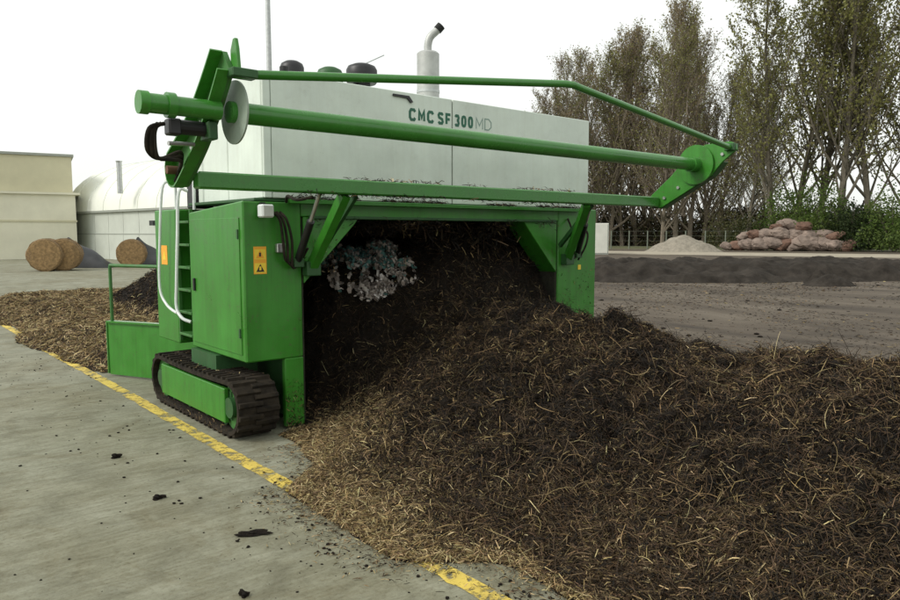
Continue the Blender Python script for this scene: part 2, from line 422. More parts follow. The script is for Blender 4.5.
# ------------------------------------------------------------------ the turned windrow (near heap)
def edge_left(Y):     # where the loose straw ends on the concrete
    return (2.62 + 0.12 * fbm(Y * 0.9, Y * 0 + 3.1, 5, 3)
            - 0.46 * sstep(2.55, 3.05, Y) * (1 - sstep(4.25, 4.75, Y)) - 0.05 * np.exp(-((Y - 1.6) / 0.7) ** 2) + 0.22 * sstep(4.7, 5.4, Y))
def pile_h(X, Y):
    X = np.asarray(X, float); Y = np.asarray(Y, float)
    e = edge_left(Y)
    xc = 4.95 + 0.15 * fbm(Y * 0.4, Y * 0 + 9.0, 8, 2); xr = 7.25 + 0.2 * fbm(Y * 0.7, Y * 0 + 1.0, 3, 3)
    Hc = 0.86 + 0.15 * np.exp(-((Y - 4.5) / 0.9) ** 2) + 0.05 * fbm(Y * 0.8, Y * 0 + 4.0, 12, 2)
    t = np.where(X < xc, (X - e) / (xc - e), (xr - X) / (xr - xc)); t = np.clip(t, 0, 1)
    prof = np.where(X < xc, 0.36 * t + 0.64 * sstep(0.12, 1.0, t), 0.25 * t + 0.75 * sstep(0.0, 1.0, t))
    h = Hc * prof
    # throat of the machine: higher on the right, scooped out low on the left behind the leg
    s = sstep(5.30 + 0.55 * (1 - sstep(3.6, 5.4, X)), 6.75 - 0.35 * sstep(4.6, 6.0, X), Y)
    inner = 0.25 + 1.22 * sstep(3.15, 3.95, X) + 0.34 * sstep(4.4, 5.4, X)
    h = h * (1 - s) + inner * s
    dip = np.exp(-((X - 3.35) / 0.55) ** 2) * sstep(4.7, 5.7, Y); h = h * (1 - 0.55 * dip)
    amp = np.clip(h * 3, 0, 1)
    h = h + amp * (0.16 * fbm(X * 1.9, Y * 1.9, 21, 3) + 0.22 * (0.40 - np.abs(fbm(X * 3.2, Y * 3.2, 35, 2))) - 0.05 + 0.10 * fbm(X * 7, Y * 7, 31, 3)) + np.clip(h * 12, 0, 1) * 0.016 * fbm(X * 22, Y * 22, 41, 2)
    return np.where(t > 0, h, -0.02)
xs = np.arange(2.0, 7.6, 0.028); ys = np.arange(-2.2, 7.35, 0.028)
X, Y = np.meshgrid(xs, ys); Z = pile_h(X, Y)
keep = (Z > 0.0) & ~((Y > 5.62) & ((X < 3.16) | (X > 6.50)))
heap = obj('compost_windrow', grid_mesh('compost_windrow', xs, ys, np.maximum(Z, -0.01), keep), 'compost')
tag(heap, 'dark brown strawy compost windrow heaped in front of the turning machine', 'compost heap', kind='stuff')

def surf_normals(fn, X, Y, e=0.05):
    gx = (fn(X + e, Y) - fn(X - e, Y)) / (2 * e); gy = (fn(X, Y + e) - fn(X, Y - e)) / (2 * e)
    n = np.stack([-gx, -gy, np.ones_like(gx)], 1); return n / np.linalg.norm(n, axis=1, keepdims=True)
rng = np.random.default_rng(11)
def scatter(fn, n, x0, x1, y0, y1, wfn, Lr, Wr, tilt, off=0.01, bias=None):
    X = rng.uniform(x0, x1, n); Y = rng.uniform(y0, y1, n)
    if bias is not None:
        k = rng.random(n) < bias(X, Y); X, Y = X[k], Y[k]
    Z = fn(X, Y); k = Z > 0.002; X, Y, Z = X[k], Y[k], Z[k]; n = len(X)
    Nn = surf_normals(fn, X, Y)
    P = np.stack([X, Y, Z], 1) + Nn * rng.uniform(0, off, (n, 1))
    return straws(rng, P, Nn, rng.gamma(3.0, 1.0, n) / 3.0 * (Lr[1] - Lr[0]) + Lr[0], rng.uniform(*Wr, n), pick_cols(rng, n, wfn(X, Y)), tilt, flow=0.9)
def in_bounds(X, Y): return ~((Y > 5.60) & ((X < 3.22) | (X > 6.46))) * 1.0
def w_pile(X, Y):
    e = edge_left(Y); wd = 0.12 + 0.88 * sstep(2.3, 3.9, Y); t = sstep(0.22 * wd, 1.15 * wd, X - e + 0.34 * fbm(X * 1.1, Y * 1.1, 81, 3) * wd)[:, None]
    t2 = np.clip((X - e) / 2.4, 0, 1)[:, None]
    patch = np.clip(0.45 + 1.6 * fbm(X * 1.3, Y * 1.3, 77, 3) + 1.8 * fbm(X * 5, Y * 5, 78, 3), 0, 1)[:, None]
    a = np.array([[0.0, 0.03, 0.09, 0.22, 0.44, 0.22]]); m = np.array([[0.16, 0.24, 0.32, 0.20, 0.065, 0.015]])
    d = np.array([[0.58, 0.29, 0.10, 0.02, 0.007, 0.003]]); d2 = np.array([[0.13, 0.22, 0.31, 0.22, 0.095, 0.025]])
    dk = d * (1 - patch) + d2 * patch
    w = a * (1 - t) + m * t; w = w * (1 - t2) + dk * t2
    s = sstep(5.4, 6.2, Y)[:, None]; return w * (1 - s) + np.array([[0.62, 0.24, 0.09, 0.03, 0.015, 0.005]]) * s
def near_bias(X, Y): return np.clip(1.25 - 0.10 * np.hypot(X - 2, Y - 1), 0.3, 1) * in_bounds(X, Y)
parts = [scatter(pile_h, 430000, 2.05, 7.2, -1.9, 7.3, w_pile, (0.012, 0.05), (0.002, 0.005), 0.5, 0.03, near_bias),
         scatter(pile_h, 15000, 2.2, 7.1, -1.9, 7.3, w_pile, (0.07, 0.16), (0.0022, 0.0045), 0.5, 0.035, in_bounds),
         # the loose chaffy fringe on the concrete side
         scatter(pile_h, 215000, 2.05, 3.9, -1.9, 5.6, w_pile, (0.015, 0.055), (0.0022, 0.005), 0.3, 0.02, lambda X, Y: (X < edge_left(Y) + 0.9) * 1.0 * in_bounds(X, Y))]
rc = random.Random(77); cb = BM()
for k in range(1500):
    x = rc.uniform(3.0, 7.0); y = rc.uniform(-1.8, 5.6); z = float(pile_h(np.array([x]), np.array([y]))[0])
    if z > .15:
        g = bmesh.ops.create_icosphere(cb, subdivisions=1, radius=1.0); r_ = rc.choice([.012, .018, .025, .04]); q = [rc.uniform(.6, 1.3) for _ in range(3)]
        for v in g['verts']: v.co = Vector((x + v.co.x * r_ * q[0] * rc.uniform(.7, 1.3), y + v.co.y * r_ * q[1] * rc.uniform(.7, 1.3), z + .012 + v.co.z * r_ * q[2] * rc.uniform(.6, 1.2)))
tag(obj('heap_clods', cb, 'compost', origin=(5, 2, 0)), 'dark wet clods sitting on the near windrow', 'clods', kind='stuff')
def fibres(n, seg=5):
    X = rng.uniform(2.6, 7.0, n); Y = rng.uniform(-1.9, 7.0, n); k = (rng.random(n) < near_bias(X, Y)); X, Y = X[k], Y[k]; Z = pile_h(X, Y); k = Z > .05; X, Y, Z = X[k], Y[k], Z[k]; n = len(X)
    Nn = surf_normals(pile_h, X, Y); C = pick_cols(rng, n, w_pile(X, Y)); th = rng.uniform(0, 6.28, n); step = np.minimum(rng.gamma(3, .012, n), .055); curl = rng.normal(0, .45, n); lift = rng.normal(0.1, .45, n)
    P = np.stack([X, Y, Z], 1) + Nn * rng.uniform(0, .02, (n, 1)); ax = np.cross(Nn, np.array([1., 0, 0])); ax /= np.linalg.norm(ax, axis=1, keepdims=True); bx = np.cross(Nn, ax)
    W = rng.uniform(.0016, .0036, (n, 1)); V = []
    for q in range(seg):
        d = ax * np.cos(th)[:, None] + bx * np.sin(th)[:, None] + Nn * (lift * (1 - q / 2.2))[:, None]; sd = np.cross(d, Nn + .4 * ax); sd /= np.linalg.norm(sd, axis=1, keepdims=True)
        V += [P - sd * W / 2, P + sd * W / 2]; P = P + d * step[:, None]; th = th + curl
    V = np.stack(V, 1).reshape(-1, 3); b = (np.arange(n) * 2 * seg)[:, None]
    Q = np.concatenate([b + np.array([[2 * q, 2 * q + 1, 2 * q + 3, 2 * q + 2]]) for q in range(seg - 1)], 0)
    return V, Q, np.repeat(C, 2 * seg, 0)
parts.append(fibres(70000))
# stray straw on the bare concrete and in front of the leg
n = 9000; Yr = rng.uniform(-1.5, 12, n); Xr = edge_left(Yr) - np.abs(rng.normal(0, 0.16, n)) + 0.05
k = (Xr > 1.2); Xr, Yr = Xr[k], Yr[k]; n = len(Xr)
k = ~((Yr > 5.3) & (Xr > 2.38)); Xr, Yr = Xr[k], Yr[k]; n = len(Xr)
parts.append(straws(rng, np.stack([Xr, Yr, np.full(n, 0.008)], 1), np.tile((0., 0, 1), (n, 1)), rng.uniform(0.01, 0.05, n), rng.uniform(.002, .0045, n), pick_cols(rng, n, (0.10, 0.12, .2, .25, .25, .08)), 0.04))
n = 22000; rad = rng.uniform(6, 34, n); azm = rng.uniform(math.radians(42), math.radians(80), n); Xr = rad * np.sin(azm); Yr = rad * np.cos(azm)
k = ((Xr > 7.3) | (Yr < -1.9)) & (fbm(Xr * .5, Yr * .5, 93, 3) > -.12 + rng.normal(0, .2, n)); Xr, Yr, rad = Xr[k], Yr[k], rad[k]; n = len(Xr)
yard_litter = straws(rng, np.stack([Xr, Yr, np.full(n, .012)], 1), np.tile((0., 0, 1), (n, 1)), rng.uniform(.01, .06, n) * (1 + rad / 30), rng.uniform(.003, .010, n) * (.5 + rad / 25), pick_cols(rng, n, (.40, .26, .16, .10, .07, .01)), .06)
def join_straws(name, parts, mat='straw'):
    Vs, Qs, Cs, o = [], [], [], 0
    for V, Q, c in parts: Vs.append(V); Qs.append(Q + o); Cs.append(c); o += len(V)
    return obj(name, np_mesh(name, np.concatenate(Vs), np.concatenate(Qs), np.concatenate(Cs)), mat)
tag(join_straws('loose_straw', parts), 'loose straw and stalks covering the near windrow and its tan fringe', 'straw', kind='stuff')

yb = BM(); ry_ = random.Random(3)
for k in range(200):
    rad_ = ry_.uniform(8, 34); az_ = math.radians(ry_.uniform(44, 80)); x, y = rad_ * math.sin(az_), rad_ * math.cos(az_)
    if x > 7.6:
        g = bmesh.ops.create_icosphere(yb, subdivisions=1, radius=1.0); r_ = ry_.choice([.012, .015, .02, .03, .05]) * (.6 + rad_ / 40)
        for v in g['verts']: v.co = Vector((x + v.co.x * r_ * ry_.uniform(.7, 1.5), y + v.co.y * r_ * ry_.uniform(.7, 1.5), max(0, r_ * .2 + v.co.z * r_ * ry_.uniform(.3, .6))))
tag(obj('yard_clods', yb, 'compost', origin=(15, 8, 0)), 'small dark clods strewn over the brown yard behind the windrow', 'clods', kind='stuff')
tag(join_straws('yard_litter', [yard_litter]), 'straw and crumbs strewn over the brown yard beyond the windrow', 'litter', kind='stuff')

# ------------------------------------------------------------------ raw windrow still ahead of the machine
def pile2_h(X, Y):
    X = np.asarray(X, float); Y = np.asarray(Y, float)
    e = 2.35 + 0.45 * fbm(Y * 0.55, Y * 0 + 7, 55, 3) - 0.25 * sstep(11, 16, Y)
    low = 0.30 * np.clip((X - e) / 0.9, 0, 1) * (1 - sstep(19, 22, Y))
    c = 5.7; t = np.clip(1 - np.abs(X - c) / 2.5, 0, 1)
    hi = 1.45 * sstep(0, 1, t) * sstep(9.2, 10.2, Y) * (1 - sstep(13.5, 19.5, Y))
    h = np.maximum(low * (1 - sstep(6.8, 8.2, X)) * sstep(9.45, 9.9, Y), hi)
    amp = np.clip(h * 3, 0, 1)
    return np.where(h > 0.004, h + amp * (0.12 * fbm(X * 1.6, Y * 1.6, 61, 3) + 0.05 * fbm(X * 6, Y * 6, 63, 3)), -0.02)
xs = np.arange(1.6, 8.4, 0.06); ys = np.arange(9.3, 22.5, 0.06); X, Y = np.meshgrid(xs, ys); Z = pile2_h(X, Y)
tag(obj('raw_windrow', grid_mesh('raw_windrow', xs, ys, np.maximum(Z, -0.01), Z > 0), 'compost'), 'unturned straw windrow lying beyond the green funnel plate', 'compost heap', kind='stuff')
def w_pile2(X, Y):
    t = sstep(0.34, 0.5, pile2_h(X, Y) + 0.12 * fbm(X * 2, Y * 2, 5, 2))[:, None]
    return np.array([[0.02, 0.04, 0.12, 0.24, 0.38, 0.20]]) * (1 - t) + np.array([[0.55, 0.27, 0.1, 0.04, 0.03, 0.01]]) * t
p2 = [scatter(pile2_h, 110000, 1.7, 8.2, 9.4, 22, w_pile2, (0.03, 0.10), (0.004, 0.009), 0.4, 0.03)]
tag(join_straws('raw_straw', p2), 'tan straw strewn over the unturned windrow behind the machine', 'straw', kind='stuff')

# ------------------------------------------------------------------ crumbs on the concrete
def lump(bm, c, r, squash=0.55, rs=None, sub=2, jag=0.3):
    g = bmesh.ops.create_icosphere(bm, subdivisions=sub, radius=1.0)
    ph = [rs.uniform(0, 6.28) for _ in range(6)]; rr = r if hasattr(r, '__len__') else (r, r, r * squash)
    for v in g['verts']:
        p = v.co
        f = 1 + jag * (math.sin(3.1 * p.x + ph[0]) * math.sin(2.7 * p.y + ph[1]) + 0.6 * math.sin(5.3 * p.z + ph[2] + 2 * p.x) * math.sin(4.7 * p.y + ph[3]))
        v.co = Vector((c[0] + p.x * f * rr[0], c[1] + p.y * f * rr[1], c[2] + p.z * f * rr[2]))
    return bm
rs = random.Random(5)
bm = BM()
for k in range(700):
    if k < 260: y = rs.uniform(1.6, 4.6); x = float(edge_left(np.array(y))) - abs(rs.gauss(0, 0.2)) - 0.03
    else: y = rs.uniform(1.4, 12); x = rs.uniform(0.2, 2.3) if rs.random() < .4 else rs.uniform(1.3, 2.3)
    r = rs.choice([0.002, 0.003, 0.004, 0.006, 0.007, 0.012]); lump(bm, (x, y, r * 0.4), r, 0.5, rs, 1)
tag(obj('scattered_crumbs', bm, 'compost', origin=(1.5, 4, 0)), 'small dark compost crumbs scattered over the pale concrete', 'debris', kind='stuff')
for (u, v, rx, ry, rz, lab) in ((252, 535, .085, .03, .014, 'long flat dark compost clod lying alone on the concrete'),
                                (158, 499, .035, .028, .016, 'small dark clod on the concrete left of the long flat one'),
                                (116, 458, .030, .026, .018, 'round black clod on the concrete nearest the rubber track'),
                                (244, 596, .022, .02, .014, 'black clod on the concrete at the bottom edge of the photo')):
    p = G(u, v); bm = lump(BM(), (0, 0, rz * .7), (rx, ry, rz), 1, rs, 3, .5)
    for v_ in bm.verts: v_.co *= 1 + .25 * float(fbm(np.array(v_.co.x * 60), np.array(v_.co.y * 60), 3, 3))
    for v_ in bm.verts: v_.co.z = max(v_.co.z, .001)
    bmesh.ops.rotate(bm, verts=bm.verts, cent=(0, 0, 0), matrix=Matrix.Rotation(-YAW, 3, 'Z')); bmesh.ops.translate(bm, verts=bm.verts, vec=(p[0], p[1], 0))
    tag(obj('compost_clod', bm, 'compost', smooth=True), lab, 'clod', 'clods on the concrete')

# ------------------------------------------------------------------ the compost turner
T = thing('compost_turner', 'large green and white tracked compost turner straddling the dark windrow', 'compost turner', (4.9, 6.8, 0))
FY = 5.73
# left side housing
lb = obj('side_housing', prism(BM(), [(FY, 0.64), (6.95, 0.645), (6.95, 1.945), (FY + .02, 2.02), (FY, 2.02)], 'x', 2.585, 3.13, 0.012), 'green', T)
box_ = cbox(2.577, 2.586, FY + .07, 6.90, 0.70, 1.88, 0.003)
obj('access_panel', box_, 'green', lb)
for z in (0.85, 1.70): obj('hinge', cbox(2.566, 2.578, FY + .075, FY + .1, z, z + .08), 'green_dark', lb)
obj('handle', cbox(2.556, 2.577, 6.80, 6.83, 1.2, 1.32, 0.004), 'black_plastic', lb)
# leg, inner tunnel walls
obj('leg', cbox(2.945, 3.13, FY, FY + .06, 0.02, 0.64, 0.008), 'green', T)
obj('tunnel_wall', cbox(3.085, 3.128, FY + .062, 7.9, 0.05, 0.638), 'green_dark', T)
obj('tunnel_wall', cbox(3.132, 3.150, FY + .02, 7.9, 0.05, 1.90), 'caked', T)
# right side housing
rb = obj('side_housing', cbox(6.56, 7.275, FY, 7.95, 0.60, 2.04, 0.012), 'green', T)
obj('leg', cbox(6.56, 6.76, FY, FY + .24, 0.02, 0.60, 0.008), 'green', T)
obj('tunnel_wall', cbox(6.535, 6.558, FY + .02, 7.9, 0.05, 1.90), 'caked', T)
# lintel across the tunnel mouth
ln = obj('lintel', cbox(3.133, 6.557, FY + .003, FY + .32, 1.895, 2.035, 0.008), 'green', T)
obj('lip', cbox(3.0, 6.9, FY - .06, FY, 2.005, 2.045, 0.006), 'green_tube', ln)
obj('lip', cbox(3.2, 6.5, FY - .025, FY + .002, 1.875, 1.905, 0.006), 'green_dark', ln)
obj('gusset', prism(BM(), [(3.152, 1.30), (3.152, 1.893), (3.74, 1.893), (3.70, 1.84)], 'y', FY + .001, FY + .30, 0.006), 'green', T)
obj('gusset', prism(BM(), [(6.533, 1.28), (6.533, 1.893), (5.96, 1.893), (6.0, 1.84)], 'y', FY + .001, FY + .30, 0.006), 'green', T)
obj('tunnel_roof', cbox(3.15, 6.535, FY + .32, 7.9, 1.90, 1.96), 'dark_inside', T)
obj('rear_curtain', cbox(3.16, 6.525, 7.84, 7.87, 0.30, 1.895), 'rubber', T)
# rotor with paddles and its throw-in blades
ro = obj('rotor', ctube([(3.16, 7.30, .66), (6.525, 7.30, .66)], 0.17, 18), 'rust_dark', T, True)
for k in range(26):
    a = k * 2.4; x = 3.3 + k * 0.125
    bm = bar(BM(), (x, 7.30 + .16 * math.cos(a), .66 + .16 * math.sin(a)), (x + .04, 7.30 + .42 * math.cos(a), .66 + .42 * math.sin(a)), 0.05, 0.018, up=(1, 0, 0))
    obj('paddle', bm, 'rust_dark', ro)
# hood: white panels with dark joints between
HX0, HX1, HY1, HZ0, HZ1 = 2.79, 7.11, 7.20, 2.05, 3.12
hc = obj('hood_core', cbox(HX0 + .025, HX1 - .025, FY + .035, HY1 - .02, HZ0, HZ1 - .02), 'dark_inside', T)
for a, b in ((HX0, 2.862), (2.868, 4.893), (4.907, HX1)):
    obj('hood_panel', cbox(a, b, FY + .005, FY + .03, HZ0 + .002, HZ1, 0.006), 'white', T)
for a, b in ((FY + .034, 6.46), (6.47, HY1)):
    obj('hood_panel', cbox(HX0 - .004, HX0 + .022, a, b, HZ0 + .002, HZ1, 0.006), 'white', T)
    obj('hood_panel', cbox(HX1 - .022, HX1 + .004, a, b, HZ0 + .002, HZ1, 0.006), 'white', T)
obj('hood_roof', cbox(HX0 + .024, HX1 - .024, FY + .032, HY1, HZ1 - .018, HZ1 + .004, 0.004), 'white', T)
obj('hood_sill', cbox(2.70, 7.2, FY + .02, HY1 + .05, 2.022, 2.048, 0.004), 'green_dark', T)
# rear left body behind the ladder
obj('rear_housing', cbox(2.60, 3.08, 7.36, 7.98, 0.62, 1.99, 0.012), 'green', T)
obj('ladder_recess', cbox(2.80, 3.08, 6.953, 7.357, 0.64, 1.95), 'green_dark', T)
ld = obj('ladder', box(box(BM(), 2.60, 2.63, 6.965, 6.985, .66, 1.98), 2.60, 2.63, 7.325, 7.345, .66, 1.98), 'green_dirty', T)
for k in range(6): obj('rung', cbox(2.59, 2.74, 6.986, 7.324, 0.72 + k * .225, 0.745 + k * .225, 0.004), 'green_dirty', ld)
gr = smooth_path([(2.61, 7.02, 2.16), (2.53, 7.04, 2.14), (2.51, 7.06, 1.7), (2.50, 7.10, 1.25), (2.50, 7.12, 1.02), (2.52, 7.04, .92), (2.58, 6.97, .88)])
obj('grab_rail', ctube(gr, 0.016, 8), 'rail_white', T, True)
gr = smooth_path([(2.61, 7.48, 2.28), (2.53, 7.50, 2.2), (2.51, 7.56, 1.7), (2.51, 7.62, 1.2), (2.53, 7.50, 1.02), (2.52, 7.2, .96), (2.50, 7.11, .98)])
obj('grab_rail', ctube(gr, 0.014, 8), 'rail_white', T, True)
obj('grab_rail', ctube(smooth_path([(2.70, 7.1, 1.98), (2.70, 7.1, 2.5), (2.70, 7.2, 2.56), (2.70, 7.5, 2.56), (2.70, 7.6, 2.5), (2.70, 7.6, 1.985)]), 0.016, 8), 'rail_white', T, True)
obj('control_box', cbox(2.74, 2.95, 7.22, 7.40, 2.0, 2.32, 0.01), 'black_plastic', T)
def warning(x0, x1, z0, z1, parent, y):
    s = obj('warning_sticker', cbox(x0, x1, y - .002, y, z0, z1), 'sticker', parent)
    s['label'] = 'yellow and orange warning sticker with two pictograms'
    h = (z1 - z0) / 2; xm = (x0 + x1) / 2
    for j in range(2):
        c = z0 + h * (j + .5); w = (x1 - x0) * .40
        obj('pictogram_field', cbox(x0 + .008, x1 - .008, y - .0035, y - .0021, c - h * .42, c + h * .30), 'sticker_yellow', s)
        obj('pictogram', prism(BM(), [(xm - w * .8, c - h * .34), (xm + w * .8, c - h * .34), (xm, c + h * .24)], 'y', y - .005, y - .0036), 'sticker' if j else 'sticker_black', s)
        obj('pictogram', cbox(xm - .010, xm + .008, y - .0062, y - .0051, c - h * .22, c + h * .06), 'sticker_black' if j else 'sticker_yellow', s)
warning(2.672, 2.79, 1.40, 1.635, lb, FY)
obj('reflector', cbox(6.93, 6.985, FY - .004, FY, 1.30, 1.36), 'sticker_yellow', rb)
ps = obj('warning_sticker', cbox(2.597, 2.5995, 7.62, 7.80, 1.42, 1.62), 'sticker', T)
obj('pictogram', prism(BM(), [(7.66, 1.47), (7.76, 1.47), (7.71, 1.57)], 'x', 2.595, 2.5968), 'sticker_yellow', ps)
# work lamp at the corner with cable
wl = obj('work_lamp', cbox(2.70, 2.81, FY - .13, FY - .03, 1.88, 1.99, 0.012), 'rail_white', T)
obj('lens', cbox(2.712, 2.798, FY - .136, FY - .131, 1.892, 1.978), 'glass_lamp', wl)
obj('bracket', cbox(2.735, 2.775, FY - .035, FY + .0, 1.99, 2.01), 'black_plastic', wl)
# hoses from the housing up to the winder arms
def hose(pts, r=.012): return obj('hose', ctube(smooth_path(pts), r, 7), 'rubber', T, True)
for d in (0, .03, .065):
    hose([(2.86 + d, FY - .01, 1.93), (2.88 + d, FY - .09, 1.86), (2.90 + d * 1.3, FY - .10, 1.68), (2.93 + d, FY - .08, 1.52 - d), (3.02 + d, FY - .05, 1.50), (3.06 + d, FY - .12, 1.62)])
hose([(2.98, FY - .02, 2.02), (2.9, FY - .2, 2.06), (2.86, 5.3, 2.02), (2.92, 5.15, 2.04)], .013)
hose([(6.72, FY - .01, 1.92), (6.68, FY - .1, 1.8), (6.7, FY - .13, 1.6), (6.78, FY - .06, 1.45), (6.86, FY - .06, 1.5)])
hose([(6.95, FY - .01, 1.85), (6.98, FY - .1, 1.75), (6.93, FY - .12, 1.6), (6.86, FY - .06, 1.42)])
obj('valve_block', cbox(2.87, 2.95, FY - .05, FY, 1.58, 1.66, .006), 'steel', T)

# tracks
def track(x0, x1, ya, yb, zc, R):
    r = obj('crawler_track', track_frame(x0, x1, ya, yb, zc, R), 'green_dark', T)
    bm = BM(); n = 14; path = []
    for k in range(n + 1): a = -math.pi / 2 - math.pi * k / n; path.append((ya + R * math.cos(a), zc + R * math.sin(a)))
    m = 16
    for k in range(1, m): path.append((ya + (yb - ya) * k / m, zc + R - 0.018 * math.sin(math.pi * k / m)))
    for k in range(n + 1): a = math.pi / 2 - math.pi * k / n; path.append((yb + R * math.cos(a), zc + R * math.sin(a)))
    for k in range(1, m): path.append((yb + (ya - yb) * k / m, zc - R))
    N_ = len(path); P = np.array(path); t = np.roll(P, -1, 0) - np.roll(P, 1, 0); t /= np.linalg.norm(t, axis=1)[:, None]
    nr = np.stack([-t[:, 1], t[:, 0]], 1)
    ctr = np.array([(ya + yb) / 2, zc])
    if (nr * (P - ctr)).sum() < 0: nr = -nr
    rows = []
    for i in range(N_):
        q = P[i] - nr[i] * 0.035; p = P[i] + nr[i] * 0.0
        rows.append([bm.verts.new((x, *pt)) for x, pt in ((x0, p), (x1, p), (x1, q), (x0, q))])
    for i in range(N_):
        a, b = rows[i], rows[(i + 1) % N_]
        for k in range(4): bm.faces.new((a[k], a[(k + 1) % 4], b[(k + 1) % 4], b[k]))
    # staggered rubber lugs
    seg = np.linalg.norm(np.roll(P, -1, 0) - P, axis=1); cum = np.concatenate([[0], np.cumsum(seg)]); tot = cum[-1]; cnt = 46
    for j in range(cnt):
        s = tot * j / cnt; i = int(np.searchsorted(cum, s, 'right') - 1) % N_; f = (s - cum[i]) / seg[i]
        p = P[i] * (1 - f) + P[(i + 1) % N_] * f; tt = t[i]; nn = nr[i]
        for (a, b, of) in ((x0 + .004, (x0 + x1) / 2 + .03, 0), ((x0 + x1) / 2 - .03, x1 - .004, tot / cnt / 2)):
            s2 = (s + of) % tot; i = int(np.searchsorted(cum, s2, 'right') - 1) % N_; f = (s2 - cum[i]) / seg[i]
            p = P[i] * (1 - f) + P[(i + 1) % N_] * f; tt = t[i]; nn = nr[i]
            c = [p - tt * .026 - nn * .004, p + tt * .026 - nn * .004, p + tt * .016 + nn * .024, p - tt * .016 + nn * .024]
            prism(bm, [tuple(q) for q in c], 'x', a, b)
    obj('belt', bm, 'rubber', r)
    for (yy, nm) in ((ya, 'idler_wheel'), (yb, 'sprocket')):
        obj(nm, ctube([(x0 + .06, yy, zc), (x1 - .05, yy, zc)], R - .04, 22), 'green_dirty', r, True)
        obj('hub', ctube([(x0 + .015, yy, zc), (x0 + .06, yy, zc)], R * .38, 14), 'green_dark', r, True)
    for k in range(4):
        yy = ya + (yb - ya) * (k + .5) / 4
        obj('roller', ctube([(x0 + .07, yy, zc - R + .10), (x1 - .06, yy, zc - R + .10)], .062, 12), 'green_dark', r, True)
    obj('side_plate', prism(BM(), [(ya + .07, zc - R * .62), (yb - .05, zc - R * .62), (yb - .05, zc + R * .66), (ya + .07, zc + R * .66)], 'x', x0 + .008, x0 + .05, .006), 'green', r)
    return r
def track_frame(x0, x1, ya, yb, zc, R):
    return cbox(x0 + .051, x1 - .06, ya + .02, yb - .02, zc - R * .5, zc + R * .55)
track(2.43, 2.80, 5.80, 7.50, 0.262, 0.235)
track(7.04, 7.41, 5.80, 7.50, 0.262, 0.235)
obj('undercarriage_beam', cbox(2.55, 2.95, 6.3, 6.9, 0.40, 0.638), 'green_dark', T)
obj('undercarriage_beam', cbox(6.78, 7.25, 6.3, 6.9, 0.40, 0.598), 'green_dark', T)
# straw and mud caked in front of the drive
# funnel plates on the intake side with guard rails
def funnel(sx, label=None):
    X = lambda x: x if sx < 0 else 9.80 - x
    pts = [(X(2.46), 9.36), (X(3.06), 7.95)]
    f = obj('funnel_plate', bar(BM(), (*pts[0], .34), (*pts[1], .36), 0.03, 0.64), 'green', T)
    obj('flange', bar(BM(), (pts[0][0], pts[0][1], .672), (pts[1][0], pts[1][1], .692), 0.09, 0.022), 'green_tube', f)
    obj('flange', cbox(X(2.46) - .03, X(2.46) + .03, 9.362, 9.395, .03, .67), 'green_tube', f)
    q = [Vector((X(2.48), 9.3, .685)), Vector((X(2.48), 9.3, 1.36)), Vector((X(2.86), 8.42, 1.36)), Vector((X(2.86), 8.42, .685))]
    obj('guard_rail', ctube([q[0], q[0].lerp(q[1], .97), q[1] + Vector((0, 0, 0)), q[2], q[2].lerp(q[3], .03), q[3]], .020, 8), 'green_dirty', T)
funnel(-1); funnel(1)

# cover winder: two end plates, roller, beam, bow tube, struts and rams
XL, XR = 1.94, 7.62
W_ = obj('winder_frame', cbox(XL + .014, XR - .02, 5.035, 5.155, 2.065, 2.185, 0.012), 'green_tube', T)
def round_plate(top, bot, w0, w1):
    t = np.array(top); b = np.array(bot); d = (b - t) / np.linalg.norm(b - t); n = np.array([-d[1], d[0]]); L = np.linalg.norm(b - t); o = []
    for k in range(9): f = k / 8; o.append(tuple(t + d * L * f + n * (w0 + (w1 - w0) * f) - n * .05 * math.sin(math.pi * f)))
    for k in range(1, 8): a = math.pi * k / 8; o.append(tuple(b + n * w1 * math.cos(a) + d * w1 * math.sin(a)))
    for k in range(9): f = 1 - k / 8; o.append(tuple(t + d * L * f - n * (w0 + (w1 - w0) * f) - n * .05 * math.sin(math.pi * f)))
    return o
def plate_poly(top, bot, w0, w1):
    t = np.array(top); b = np.array(bot); d = (b - t) / np.linalg.norm(b - t); n = np.array([-d[1], d[0]])
    return [tuple(t - n * w0), tuple(t - d * w0 * .7), tuple(t + n * w0), tuple(b + n * w1), tuple(b + d * w1 * .7), tuple(b - n * w1)]
lp_ = round_plate((4.44, 2.83), (5.25, 2.215), .085, .135)
pl = obj('end_plate', prism(BM(), lp_, 'x', XL - .02, XL + .012), 'green_dirty', T)
for a, b in zip(lp_, lp_[1:]):
    obj('flange', bar(BM(), (XL - .06, *a), (XL - .06, *b), .08, .012, up=(0, .6, .8)), 'green', pl)
obj('lug', prism(BM(), [(4.34, 2.75), (4.45, 2.73), (4.45, 2.90), (4.41, 2.965), (4.38, 2.965), (4.36, 2.90)], 'x', XL + .014, XL + .038, .004), 'green', pl)
hook = [(4.08, 2.67), (4.09, 2.735), (4.16, 2.765), (4.46, 2.755), (4.70, 2.62), (4.90, 2.42), (5.17, 2.20), (5.17, 2.06), (5.02, 2.055), (4.80, 2.17), (4.56, 2.30), (4.38, 2.40), (4.24, 2.55)]
pr_ = obj('end_plate', prism(BM(), hook, 'x', XR - .012, XR + .02, .004), 'green', T)
for a, b in zip(hook[7:], hook[8:]): obj('flange', bar(BM(), (XR + .06, *a), (XR + .06, *b), .10, .012, up=(0, .6, .8)), 'green_dark', pr_)
RY, RZ = 4.56, 2.535
rl = obj('winding_roller', ctube([(XL + .04, RY, RZ), (XR - .03, RY, RZ)], .070, 20), 'green_tube', T, True)
